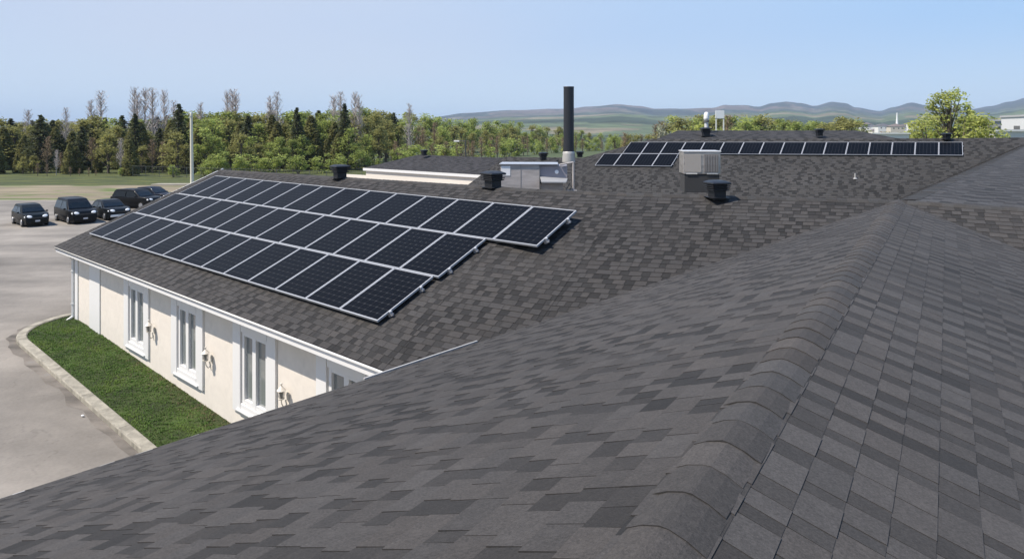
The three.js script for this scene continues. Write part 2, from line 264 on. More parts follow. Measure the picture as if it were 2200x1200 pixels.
// ---------------------------------------------------------------- key roof points
const ridgeL = P(-11.60, 25.95, H - 1.55), ridgeK = P(1.62, 15.15, H - 1.43), apex = P(8.03, 13.54, H - 1.45), ridgeR = P(9.6, 12.23, H - 1.45), ridgeR2 = P(17.5, 5.7, H - 1.5);
const eaveY = H - 3.9, eaveL = P(-15.47, 21.99, eaveY), eaveK = P(-1.1, 9.76, eaveY), eaveC = P(5.36, 8.28, eaveY), eaveR2 = P(13.7, 1.2, eaveY);
const nearV = P(-.61, 10.59, H - 3.47), nearE = P(-4.85, 6.17, H - 3.49), nearEB = P(-8.28, 2.6, H - 3.49), nearRB = P(-2.8, -2.65, H - 1.45);

// ---------------------------------------------------------------- main wing
const wing = thing('care_home_wing', 'cream single-storey wing with white trim under the large solar array', 'building', gM(7, 2, 0));
const WO = wing.position.clone(), rel = (g) => g.translate(-WO.x, -WO.y, -WO.z), relT = (tabs) => tabs.forEach((t) => { for (let i = 0; i < t.g.p.length; i += 3) { t.g.p[i] -= WO.x; t.g.p[i + 1] -= WO.y; t.g.p[i + 2] -= WO.z; } });
let nTabs = 0;
{
  const lp = (a, b, t) => a.clone().lerp(b, t);
  const eave = [eaveL, lp(eaveL, eaveK, .93), lp(eaveK, eaveC, .12), eaveC, eaveR2];
  const ridge = [ridgeL, lp(ridgeL, ridgeK, .93), lp(ridgeK, apex, .16), apex, ridgeR2];
  const roof = mesh('roof', rel(merge([deck(eave, ridge, .012)])), deckMat, wing);
  const tabs = shingleTabs(eave, ridge, 44, { seed: 21, tone: [.062, .0565, .053], ws: 1.15, dk: .62, alt: .8 });
  relT(tabs); nTabs += layRoof(roof, tabs, 300);
  // far slope (seen only as the rim of the ridge)
  const back = (p) => { return p.clone().add(V3(2.4, -2.45, -5.4)); };
  mesh('rear_slope', rel(deck(ridge.slice(0, 4).map(back), ridge.slice(0, 4), .012)), shingleFlat(), roof);
  // caps along the ridge
  const cap = (a, b, s) => { const d = b.clone().sub(a).setY(0).normalize(), n = V3(-d.z, 0, d.x), f = n.clone().add(V3(0, -.41, 0)).normalize(), k = n.clone().negate().add(V3(0, -.41, 0)).normalize(); const o = new THREE.Group(); return [a, b, f, k, s]; };
  for (let i = 0; i + 1 < ridge.length; i++) { const c = cap(ridge[i], ridge[i + 1]); ridgeCaps(roof, ridge[i].clone().sub(WO), ridge[i + 1].clone().sub(WO), c[2], c[3], .15, .2, 3 + i, [.062, .058, .055], false); }

  // walls: front wall with window openings, gable end
  const wv = -.3, top = 2.36, u1 = 15.9, u0 = -3, wins = [[9.98, 11.05, .36, 1.93], [6.68, 7.75, .36, 1.93], [3.32, 4.42, .36, 1.93], [-.1, 1.08, .36, 1.93]];
  const sh = new THREE.Shape(); sh.moveTo(u0, -.27); sh.lineTo(u1, -.27); sh.lineTo(u1, top); sh.lineTo(u0, top);
  for (const [a, b, c, d] of wins) { const h = new THREE.Path(); h.moveTo(a, c); h.lineTo(a, d); h.lineTo(b, d); h.lineTo(b, c); sh.holes.push(h); }
  const toWall = (g) => { const m = new THREE.Matrix4().makeBasis(V3(AX, 0, -AD), V3(0, 1, 0), V3(BX, 0, -BD)); g.applyMatrix4(m); const o = M(0, wv, 0); return rel(g.translate(o.x, o.y, o.z)); };   // local: x = u, y = height, z = into the wall
  const wall = mesh('wall', toWall(strip(new THREE.ExtrudeGeometry(sh, { depth: .2, bevelEnabled: false }))), wallMat, wing);
  const gs = new THREE.Shape(); gs.moveTo(-.3, -.27); gs.lineTo(-.3, 2.36); gs.lineTo(5, 4.7); gs.lineTo(10.3, 2.36); gs.lineTo(10.3, -.27);
  const gm = new THREE.Matrix4().makeBasis(V3(BX, 0, -BD), V3(0, 1, 0), V3(AX, 0, -AD)); const gg = strip(new THREE.ExtrudeGeometry(gs, { depth: .2, bevelEnabled: false })).applyMatrix4(gm); const go = M(15.7, 0, 0);
  mesh('gable_wall', rel(gg.translate(go.x, go.y, go.z + .0)), wallMat, wing);
  mesh('plinth', toWall(strip(box(18.9, 1.4, .3, 6.46, -.27 - .7 - .002, .13))), plinthMat, wing);
  // soffit, fascia, gutter edge
  const sof = (v0, v1, y0, y1, a, b) => { const m = new THREE.Matrix4().makeBasis(V3(AX, 0, -AD), V3(0, 1, 0), V3(BX, 0, -BD)); const g = box(b - a, y1 - y0, v1 - v0, (a + b) / 2, (y0 + y1) / 2, (v0 + v1) / 2); g.applyMatrix4(m); const o = M(0, 0, 0); return rel(g.translate(o.x, o.y, o.z)); };
  mesh('soffit', sof(-.70, -.1, 2.365, 2.39, -2.4, 16.4), whiteMat, wing);
  mesh('fascia', sof(-.735, -.703, 2.33, 2.47, -2.4, 16.42), whiteMat, wing);
  mesh('drip_edge', sof(-.775, -.737, 2.468, 2.492, -2.4, 16.44), mat([.7, .69, .66], .5), wing);
  const rk = (v0, v1) => bar(M(16.45, v0, mainY(v0) - .1), M(16.45, v1, mainY(v1) - .1), .04, .15);
  mesh('rake_board', rel(rk(-.74, 5.02)), whiteMat, wing);
  // pilaster boards and windows
  for (const [a, b] of [[13.5, 14.45], [15.62, 15.9]]) mesh('trim_board', toWall(strip(box(b - a, 2.58, .03, (a + b) / 2, 1.07, -.018, .005))), whiteMat, wing);
  wins.forEach(([a, b, c, d], wi) => {
    const w = mesh('window', toWall(merge([box(.34, d - c + .5, .05, a - .2, (c + d) / 2 + .02, -.026, .006), box(.34, d - c + .5, .05, b + .2, (c + d) / 2 + .02, -.026, .006), box(b - a + .02, .30, .046, (a + b) / 2, d + .165, -.025, .005), box(b - a + .02, .14, .046, (a + b) / 2, c - .085, -.025, .005)])), whiteMat, wing);
    const mid = (a + b) / 2 + .02;
    mesh('frame', toWall(merge([box(.09, d - c, .08, a + .046, (c + d) / 2, .03), box(.09, d - c, .08, b - .046, (c + d) / 2, .03), box(.15, d - c, .09, mid, (c + d) / 2, .03), box(b - a - .19, .07, .08, (a + b) / 2, d - .036, .03), box(b - a - .19, .09, .08, (a + b) / 2, c + .046, .03)])), whiteMat, w);
    for (const [x0, x1] of [[a + .09, mid - .075], [mid + .075, b - .09]]) { mesh('pane', toWall(strip(box(x1 - x0, d - c - .14, .012, (x0 + x1) / 2, (c + d) / 2, .055))), glassMat, w); mesh('blind', toWall(strip(box(x1 - x0, d - c - .1, .01, (x0 + x1) / 2, (c + d) / 2, .13))), blindMat, w); }
    mesh('sill', toWall(strip(box(b - a + .3, .04, .08, (a + b) / 2, c - .17, -.05, .01))), whiteMat, w);
  });
}
function shingleFlat() { return mat([.05, .048, .047], .95); }

// lanterns on the wall
const lanternU = [9.28, 5.9, 2.52], lanternMat = mat([.62, .58, .52], .5), lampGlass = mat([.2, .19, .17], .35);
lanternU.forEach((u, i) => {
  const o = M(u, -.31, .82), t = thing('wall_lantern', ['pale wall lantern between the first and second windows from the far corner', 'pale wall lantern between the second and third windows from the far corner', 'pale wall lantern closest to the near roof edge'][i], 'wall lantern', o, AZ - Math.PI / 2 + Math.PI / 2, 'pale lanterns along the cream wall');
  t.quaternion.setFromRotationMatrix(new THREE.Matrix4().makeBasis(V3(AX, 0, -AD), V3(0, 1, 0), V3(BX, 0, -BD)));
  t.scale.setScalar(.86); mesh('back_plate', box(.09, .2, .02, 0, .22, -.011, .006), lanternMat, t);
  const arm = [V3(0, .05, -.02), V3(0, -.02, -.09), V3(0, .08, -.16), V3(0, .2, -.17)]; mesh('arm', new THREE.TubeGeometry(new THREE.CatmullRomCurve3(arm), 14, .014, 7), lanternMat, t);
  mesh('bracket', rod(V3(0, -.12, -.012), V3(0, .14, -.06), .008, .02, 8), lanternMat, t);
  const b = mesh('lamp_body', merge([cyl(.085, .055, .03, 0, .2, -.17, 6), ...[0, 1, 2, 3, 4, 5].map((k) => rod(V3(.058 * Math.cos(k * 1.047), .21, -.17 + .058 * Math.sin(k * 1.047)), V3(.085 * Math.cos(k * 1.047), .4, -.17 + .085 * Math.sin(k * 1.047)), .007))]), lanternMat, t);
  mesh('glass', cyl(.074, .05, .18, 0, .305, -.17, 6), lampGlass, t);
  mesh('cap', merge([cyl(.03, .115, .09, 0, .445, -.17, 6), cyl(.012, .03, .04, 0, .505, -.17, 8), new THREE.SphereGeometry(.028, 8, 6).translate(0, .55, -.17)]), lanternMat, t);
});
{
  const t = thing('downspout', 'white rain downspout at the far corner of the cream wall', 'downspout', M(15.98, -.36, -.02));
  mesh('pipe', merge([box(.075, 1.95, .075, 0, 1.12, 0, .012), rod(V3(0, 2.08, 0), V3(.12 * -BX, 2.36, .12 * BD * 2.6), .038, .038, 8)]), whiteMat, t);
  mesh('elbow', merge([rod(V3(0, .17, 0), V3(-.13, .05, .16), .042, .042, 8)]), whiteMat, t);
  for (const y of [.6, 1.7]) mesh('strap', box(.1, .03, .1, 0, y, 0), whiteMat, t);
}

// ---------------------------------------------------------------- near wing (the roof the camera looks across)
const near = thing('shingled_near_wing', 'near wing with dark shingled gable roof and wide capped ridge', 'building', P(2, 6, -.8));
{
  const NOo = near.position.clone(), rl = (g) => g.translate(-NOo.x, -NOo.y, -NOo.z), rt = (tabs) => tabs.forEach((t) => { for (let i = 0; i < t.g.p.length; i += 3) { t.g.p[i] -= NOo.x; t.g.p[i + 1] -= NOo.y; t.g.p[i + 2] -= NOo.z; } });
  const eL = [nearEB, nearE, nearV], rAt = (t) => nearRB.clone().lerp(apex, t); const k1 = .45, rL = [nearRB, rAt(k1), apex];
  const rd = apex.clone().sub(nearRB).setY(0).normalize(), nR = V3(-rd.z, 0, rd.x);             // towards the right slope
  const low = (p, run) => p.clone().addScaledVector(nR, run).add(V3(0, -run * .31, 0));
  const eR = [low(nearRB, 7.5), low(apex, 7.5)], rR = [nearRB, apex];
  const roof = mesh('roof', rl(merge([deck(eL, rL, .012), deck(eR, rR, .012)])), deckMat, near);
  const tL = shingleTabs(eL, rL, 42, { seed: 31, tone: [.073, .0655, .0605], ws: 1.2, dk: .62, alt: .7 });
  const tR = shingleTabs(eR, rR, 46, { seed: 37, tone: [.079, .0715, .0665], th: .65, ws: 1.0, dk: .70, alt: .85 });
  const tabs = tL.concat(tR); rt(tabs); nTabs += layRoof(roof, tabs, 300);
  const slL = V3(-.75, -.4, -.55).normalize(), slR = nR.clone().add(V3(0, -.31, 0)).normalize();
  const nl = nR.clone().negate().add(V3(0, -.30, 0)).normalize();
  ridgeCaps(roof, nearRB.clone().sub(NOo).addScaledVector(rd, 3.2), apex.clone().sub(NOo), nl, slR, .16, .26, 77, [.079, .0715, .0665]);
  const cut = (a, b) => rl(bar(a, b, .03, .02));
  const o1 = V3(-.02, .0, -.01);
  mesh('drip_flashing', rl(bar(nearE.clone().lerp(nearV, .66).add(V3(-.02, .012, -.02)), nearV.clone().add(V3(.04, .03, -.07)), .026, .024)), mat([.4, .39, .375], .6), roof);
  mesh('drip_edge', rl(merge([bar(nearEB.clone().add(V3(0, -.012, 0)), nearV.clone().add(V3(0.06, -.012, -.07)), .02, .018)])), mat([.45, .44, .43], .5), roof);
  mesh('fascia', rl(merge([bar(nearEB.clone().add(V3(.04, -.12, .04)), nearV.clone().add(V3(.04, -.12, .04)), .03, .17)])), whiteMat, near);
  const wa = V3(.45, 0, .45), a = nearEB.clone().add(wa), b = P(1.2, 9.8, 0).setY(nearV.y); const w = [a, nearV.clone().add(V3(.5, 0, .45))];
  mesh('wall', rl(merge([bar(w[0].clone().setY(1.1), w[1].clone().setY(1.1), .2, 3.3)])), wallMat, near);
}

// ---------------------------------------------------------------- solar panels
const PW = 1.2, PL = 1.508, GAP = .016, FH = .04;
const cellMat = pmat([.0026, .0028, .004], .4, { specularIntensity: .1, clearcoat: .06, clearcoatRoughness: .06 });
const backMat = pmat([.04, .041, .044], .4, { specularIntensity: .1, clearcoat: .06, clearcoatRoughness: .06 });
function panelProto(sk) {                                            // local: x along the row, y off the roof, z down-slope; origin bottom centre
  const w = PW - GAP, l = PL - GAP, fb = .022, shear = (g) => { const m = new THREE.Matrix4().set(1, 0, -sk, 0, 0, 1, 0, 0, 0, 0, 1, 0, 0, 0, 0, 1); return g.applyMatrix4(m); };
  const frame = shear(merge([box(w, FH, fb, 0, -FH / 2, -fb / 2), box(w, FH, fb, 0, -FH / 2, -l + fb / 2), box(fb, FH, l - 2 * fb, -w / 2 + fb / 2, -FH / 2, -l / 2), box(fb, FH, l - 2 * fb, w / 2 - fb / 2, -FH / 2, -l / 2)]));
  const sheetG = shear(strip(box(w - 2 * fb, .006, l - 2 * fb, 0, -.010, -l / 2)));
  const cw = (w - 2 * fb - .02) / 6, cl = (l - 2 * fb - .03) / 10, cells = [];
  for (let i = 0; i < 6; i++) for (let j = 0; j < 10; j++) {
    const x = -w / 2 + fb + .01 + (i + .5) * cw, z = -fb - .015 - (j + .5) * cl, hx = cw / 2 - .0035, hz = cl / 2 - .0035, c = .02, y = -.0055, a = [];
    const o = [[-hx + c, -hz], [hx - c, -hz], [hx, -hz + c], [hx, hz - c], [hx - c, hz], [-hx + c, hz], [-hx, hz - c], [-hx, -hz + c]];
    for (let k = 1; k < 7; k++) a.push(x + o[0][0], y, z + o[0][1], x + o[k + 1][0], y, z + o[k + 1][1], x + o[k][0], y, z + o[k][1]);
    cells.push(shear(strip(tri3(a))));
  }
  return { frame, sheetG, cells, all: mergeGeometries(cells) };
}
const ord = ['first', 'second', 'third', 'fourth', 'fifth', 'sixth', 'seventh', 'eighth', 'ninth', 'tenth', 'eleventh', 'twelfth', 'thirteenth', 'fourteenth', 'fifteenth', 'sixteenth'];
function panel(proto, m4, label, group, split) {
  const t = thing('solar_panel', label, 'solar panel', null, 0, group); m4.decompose(t.position, t.quaternion, t.scale);
  mesh('frame', proto.frame, aluMat, t); const b = mesh('backsheet', proto.sheetG, backMat, t);
  if (split) for (const c of proto.cells) mesh('cell', c, cellMat, b); else tag(mesh('cells', proto.all, cellMat, b), null, null, null, 'stuff');
}
{
  const pr = panelProto(0), cp = Math.cos(PITCH), sp = Math.sin(PITCH), up = V3(BX * cp, sp, -BD * cp), al = V3(-AX, 0, AD), nn = V3(-BX * sp, cp, BD * sp);
  const basis = new THREE.Matrix4().makeBasis(al, nn, up.clone().negate());
  const rows = [['bottom', 13, 0, 0], ['middle', 13, -.128, 0], ['top', 14, -1.505, 0]], rail = mat([.5, .5, .52], .4, { metalness: .5 });
  rows.forEach(([nm, n, o, x], r) => {
    for (let s = 0; s < n; s++) {
      const p = M((s + .5) * PW + o, 0, H - 3.455).addScaledVector(up, r * PL);
      panel(pr, basis.clone().setPosition(p), `dark solar panel, ${ord[s]} from the right end of the front array's ${nm} row`, 'panels of the front array', s < 2 && r < 2 || s === 0 && r === 2);
    }
    for (const [k, q] of [[0, .2], [1, .74]]) {
      const t = thing('mounting_rail', `${k ? 'upper' : 'lower'} aluminium mounting rail under the front array's ${nm} row`, 'mounting rail', M(o, 0, H - 3.455).addScaledVector(up, (r + q) * PL).addScaledVector(nn, -.065));
      const e = V3(AX, 0, -AD);
      mesh('rail', bar(e.clone().multiplyScalar(-.07), e.clone().multiplyScalar(n * PW + .05), .04, .045), rail, t);
      for (let s = 0; s < n; s += 1) mesh('foot', merge([bar(e.clone().multiplyScalar(s * PW + .02 + (s ? .4 : 0)).addScaledVector(nn, -.02), e.clone().multiplyScalar(s * PW + .02 + (s ? .4 : 0)).addScaledVector(nn, -.055).addScaledVector(up, -.01), .05, .06)]), rail, t);
      mesh('end_clamp', strip(box(.04, .07, .05).applyMatrix4(basis).translate(...e.clone().multiplyScalar(-.02).addScaledVector(nn, .035).toArray())), aluMat, t);
    }
  });
}
// rear array and rear roof share one plane
const S2 = { o: P(25.5049, 36.8049, H - 1.3691), az: .3122, tl: .0053, pi: .5057, sk: -.25 };
const a2 = V3(-Math.cos(S2.az) * Math.cos(S2.tl), -Math.sin(S2.tl), -Math.sin(S2.az) * Math.cos(S2.tl)), h2 = V3(Math.sin(S2.az), 0, -Math.cos(S2.az));
const up2 = h2.clone().multiplyScalar(Math.cos(S2.pi)).add(V3(0, Math.sin(S2.pi), 0)), n2 = a2.clone().cross(up2).normalize(); if (n2.y < 0) n2.negate();
const roof2 = S2.o.clone().addScaledVector(n2, -.12);
const onRear = (px, py) => { const d = V3((px - 1100) / F, -(py - YH) / F, -1), e = V3(0, H, 0); const t = roof2.clone().sub(e).dot(n2) / d.dot(n2); return e.addScaledVector(d, t); };
{
  const pr = panelProto(-S2.sk), al = a2.clone().negate(), basis = new THREE.Matrix4().makeBasis(al, n2, up2.clone().negate());
  const rail = mat([.5, .5, .52], .4, { metalness: .5 });
  const go = (s, r) => S2.o.clone().addScaledVector(a2, (s + .5) * PW).addScaledVector(up2, r * PL).addScaledVector(a2, S2.sk * r * PL);
  for (let s = 0; s < 16; s++) panel(pr, basis.clone().setPosition(go(s, 0)), `solar panel on the rear roof, ${ord[s]} from the right in the long row`, 'panels of the rear array', false);
  for (let s = 13; s < 17; s++) panel(pr, basis.clone().setPosition(go(s, -1)), `solar panel on the rear roof, ${ord[s - 13]} from the right in the short lower row`, 'panels of the rear array', false);
  for (const [r, q, s0, s1, nm] of [[0, .2, 0, 16, 'lower rail of the long row'], [0, .75, 0, 16, 'upper rail of the long row'], [-1, .2, 13, 17, 'lower rail of the short row'], [-1, .75, 13, 17, 'upper rail of the short row']]) {
    const t = thing('mounting_rail', `aluminium mounting rail of the rear array, ${nm}`, 'mounting rail', go(s0 - .5, r).addScaledVector(up2, q * PL).addScaledVector(a2, S2.sk * q * PL).addScaledVector(n2, -.065));
    mesh('rail', bar(a2.clone().multiplyScalar(-.05), a2.clone().multiplyScalar((s1 - s0) * PW + .05), .04, .045), rail, t);
    for (let s = 0; s < s1 - s0; s += 2) mesh('foot', bar(a2.clone().multiplyScalar(s * PW + .3).addScaledVector(n2, -.02), a2.clone().multiplyScalar(s * PW + .3).addScaledVector(n2, -.055).addScaledVector(up2, -.01), .05, .06), rail, t);
  }
}

// ---------------------------------------------------------------- rear wing
const rear = thing('rear_wing', 'rear wing with wide dark shingled roof carrying the far solar array', 'building', P(14, 36, -.8));
{
  const ro = rear.position.clone(), rl = (g) => g.translate(-ro.x, -ro.y, -ro.z), rt = (tabs) => tabs.forEach((t) => { for (let i = 0; i < t.g.p.length; i += 3) { t.g.p[i] -= ro.x; t.g.p[i + 1] -= ro.y; t.g.p[i + 2] -= ro.z; } });
  const eave = [onRear(985, 412), onRear(1040, 470), onRear(1250, 470), onRear(1400, 470), onRear(2060, 470), onRear(2330, 470)], ridge = [onRear(1085, 337), onRear(1090, 337), onRear(1252, 339), onRear(1400, 299), onRear(2060, 297), onRear(2330, 294)];
  const roof = mesh('roof', rl(deck(eave, ridge, .012)), deckMat, rear);
  const tabs = shingleTabs(eave, ridge, 48, { seed: 51, tone: [.062, .0585, .056], ws: 1.9, dk: .56 });
  // connecting roof that runs back from the main ridge on the right
  const cE = [apex.clone().add(V3(.3, -.03, -.3)), ridgeR2.clone().add(V3(.3, -.05, -.3))], cR = [onRear(2200, 317).add(V3(0, .12, 0)), P(42, 30, H + .3)];
  const cRoof = mesh('connecting_roof', rl(deck(cE, cR, .012)), deckMat, rear);
  const t2 = shingleTabs([cE[0], cR[0]], [cE[1], cR[1]], 60, { seed: 53, tone: [.066, .062, .061], ws: 1.8, dk: .58 });
  rt(tabs); rt(t2); nTabs += layRoof(roof, tabs.concat(t2), 0);
  const dn = V3(-.9, -.3, -.3).normalize(), up = V3(.9, .02, .1).normalize();
  ridgeCaps(roof, cE[0].clone().sub(ro), cR[0].clone().sub(ro), dn, up, .32, .26, 91, [.06, .057, .055], false);
  // far sides and walls under the eaves
  const bk = ridge.slice(2).map((p) => p.clone().add(V3(0, -2.6, -6)));
  mesh('rear_slope', rl(deck(bk, ridge.slice(2), .012)), shingleFlat(), roof);
  const w0 = onRear(1040, 470).setY(0), w1 = onRear(2330, 470).setY(0);
  mesh('wall', rl(merge([bar(w0.clone().add(V3(0, .6, -.6)), w1.clone().add(V3(0, .6, -.6)), .2, 2.4)])), wallMat, rear);
  mesh('rake_board', rl(merge([bar(onRear(1252, 340).add(V3(-.03, -.07, 0)), onRear(1400, 299.5).add(V3(-.03, -.07, 0)), .03, .12)])), shingleFlat(), rear);
}

// ---------------------------------------------------------------- the building behind the front ridge, the hip roof behind the rear array
function hipHouse(name, label, c0, c1, depthDir, depth, wallTop, rise, inset0, inset1, wallM, roofM, base = -.9, over = .45, trimM = whiteMat) {
  const t = thing(name, label, 'building', c0.clone().lerp(c1, .5).setY(base)); const o = t.position.clone();
  const e = c1.clone().sub(c0).setY(0), len = e.length(); e.normalize(); const d = depthDir;
  const q = (a, b, y) => c0.clone().addScaledVector(e, a).addScaledVector(d, b).setY(y).sub(o);
  const y0 = wallTop, yr = wallTop + rise, Q = [q(0, 0, y0), q(len, 0, y0), q(len, depth, y0), q(0, depth, y0)], R = [q(inset0, depth / 2, yr), q(len - inset1, depth / 2, yr)];
  const a = []; const T = (x, y, z) => a.push(x.x, x.y, x.z, y.x, y.y, y.z, z.x, z.y, z.z);
  T(Q[0], Q[1], R[1]); T(Q[0], R[1], R[0]); T(Q[2], Q[3], R[0]); T(Q[2], R[0], R[1]); T(Q[1], Q[2], R[1]); T(Q[3], Q[0], R[0]);
  const roof = mesh('roof', strip(tri3(a)), roofM, t);
  mesh('fascia', merge([bar(Q[0].clone().setY(y0 - o.y - .1), Q[1].clone().setY(y0 - o.y - .1), .05, .2), bar(Q[3].clone().setY(y0 - o.y - .1), Q[0].clone().setY(y0 - o.y - .1), .05, .2), bar(Q[1].clone().setY(y0 - o.y - .1), Q[2].clone().setY(y0 - o.y - .1), .05, .2)]), trimM, t);
  const W = [q(over, over, 0), q(len - over, over, 0), q(len - over, depth - over, 0), q(over, depth - over, 0)].map((p) => p.setY((y0 - o.y - .2) / 2));
  const hh = y0 - o.y - .2; mesh('wall', merge([0, 1, 2, 3].map((i) => bar(W[i], W[(i + 1) % 4], .16, hh))), wallM, t);
  mesh('soffit', prism([Q[0], Q[1], Q[2], Q[3]].map((p) => p.clone().setY(y0 - o.y - .201)), .02), trimM, t);
  return { t, roof, o, Q, R };
}
const farRoof = new THREE.MeshStandardMaterial({ color: new THREE.Color().setRGB(.045, .043, .047), roughness: .95, map: grain, side: THREE.DoubleSide });
{
  const c0 = seen(780, 361, 52), dir = V3(.76, 0, .65), c1 = c0.clone().addScaledVector(dir, 17.5);
  const h = hipHouse('pale_outbuilding', 'low pale building with grey hip roof behind the front ridge', c0, c1, V3(.65, 0, -.76), 6.2, H - 2.95, 1.02, 3.0, .5, wallMat, farRoof, -.9, .2);
  const w = seen(742, 374, 54).sub(h.o), w2 = seen(804, 379, 52).sub(h.o); const y = (w.y) / 2;
  mesh('low_wall', merge([bar(w.clone().setY(y), w2.clone().setY(y), .2, y * 2)]), wallMat, h.t);
  const rr = rng(61), tabs = []; const E = [h.Q[0], h.Q[1]], R = [h.R[0], h.R[1]];
  const tt = shingleTabs(E.map((p) => p.clone().add(h.o)), R.map((p) => p.clone().add(h.o)), 22, { seed: 63, tone: [.05, .047, .05], ws: 2.6, dk: .6 });
  tt.forEach((t) => { for (let i = 0; i < t.g.p.length; i += 3) { t.g.p[i] -= h.o.x; t.g.p[i + 1] -= h.o.y; t.g.p[i + 2] -= h.o.z; } }); layRoof(h.roof, tt, 0);
}
{
  const c0 = onRear(1405, 300).addScaledVector(h2, 1.2), c1 = onRear(1965, 298).addScaledVector(h2, 1.2), h = hipHouse('hip_roofed_block', 'dark hip roof rising just behind the rear solar array', c0, c1, h2, 6, c1.y - .12, .62, 1.3, 2.4, wallMat, farRoof, -.9, .45, farRoof);
  const tt = shingleTabs([h.Q[0], h.Q[1]].map((p) => p.clone().add(h.o)), [h.R[0], h.R[1]].map((p) => p.clone().add(h.o)), 12, { seed: 67, tone: [.057, .054, .055], ws: 2.6, dk: .6 });
  tt.forEach((t) => { for (let i = 0; i < t.g.p.length; i += 3) { t.g.p[i] -= h.o.x; t.g.p[i + 1] -= h.o.y; t.g.p[i + 2] -= h.o.z; } }); layRoof(h.roof, tt, 0);
}

// ---------------------------------------------------------------- roof equipment
function roofVent(label, pos, s, turn, pitch = 0) {
  const t = thing('roof_vent', label, 'roof vent', pos, turn, 'black square roof vents');
  mesh('base', merge([box(s * .66, s * .5, s * .66, 0, s * .2, 0, .01)]), blackMat, t);
  mesh('flashing', box(s * 1.0, .012, s * 1.0, 0, .03, 0), blackMat, t);
  for (let i = 0; i < 3; i++) mesh('louvre', box(s * (.9 + .05 * i), s * .05, s * (.9 + .05 * i), 0, s * (.46 + .1 * i), 0, .008), blackMat, t);
  mesh('vent_core', box(s * .74, s * .34, s * .74, 0, s * .58, 0), blackMat, t);
  mesh('cap', merge([box(s * 1.06, s * .11, s * 1.06, 0, s * .79, 0, .02), new THREE.CylinderGeometry(s * .42, s * .72, s * .09, 4, 1).rotateY(Math.PI / 4).translate(0, s * .89, 0)]), mat([.012, .013, .016], .45), t);
  return t;
}
const yawMain = Math.atan2(AD, -AX) * -1 * -1;
{
  const put = (px, py, D, w, label, turn) => roofVent(label, seen(px, py, D), w * D / F / 1.2, turn);
  put(730, 383, 20.9, 38, 'black roof vent at the far end of the front ridge, above the solar array', yawMain);
  put(1059, 404, 16.9, 47, 'black roof vent on the ridge, directly left of the grey air handling unit', yawMain);
  put(1541, 426, 14.25, 50, 'black roof vent standing before the silver cooling unit', .2);
  put(911, 333, 51, 15, 'small black roof vent on the ridge of the pale outbuilding', yawMain);
  put(1167, 343, 36, 21, 'black roof vent left of the tall chimney', .3);
  put(1246, 337, 36, 16, 'low black roof vent close to the foot of the tall chimney, right side', .3);
  put(1517, 293, 45, 25, 'black roof vent on the hip roof, beneath the white capped pole', 0);
  put(1761, 291, 42.5, 19, 'black roof vent alone near the middle of the hip roof', 0);
  put(2035, 300, 38.5, 19, 'black roof vent above the right end of the rear array', 0);
}
{
  const D = 36, o = seen(1222, 336, D), t = thing('chimney', 'tall black metal chimney pipe on a pale base', 'chimney', o);
  const r = 11.2 * D / F, h = 150 * D / F, cm = mat([.03, .032, .038], .42, { metalness: .3 });
  const pipe = mesh('flue_pipe', new THREE.LatheGeometry([[r, .25], [r, h * .5], [r * 1.03, h * .5 + .02], [r * 1.03, h * .5 + .07], [r, h * .5 + .09], [r, h - .06], [r * 1.04, h - .05], [r * 1.04, h], [r * .9, h], [r * .88, h - .5]].map((p) => new THREE.Vector2(...p)), 32), cm, t);
  mesh('storm_collar', new THREE.LatheGeometry([[r * 1.02, .28], [r * 1.18, .2], [r * 1.15, .12], [r * 1.22, .0], [r * 1.25, -.3]].map((p) => new THREE.Vector2(...p)), 28), mat([.42, .405, .38], .5, { metalness: .2 }), t);
}
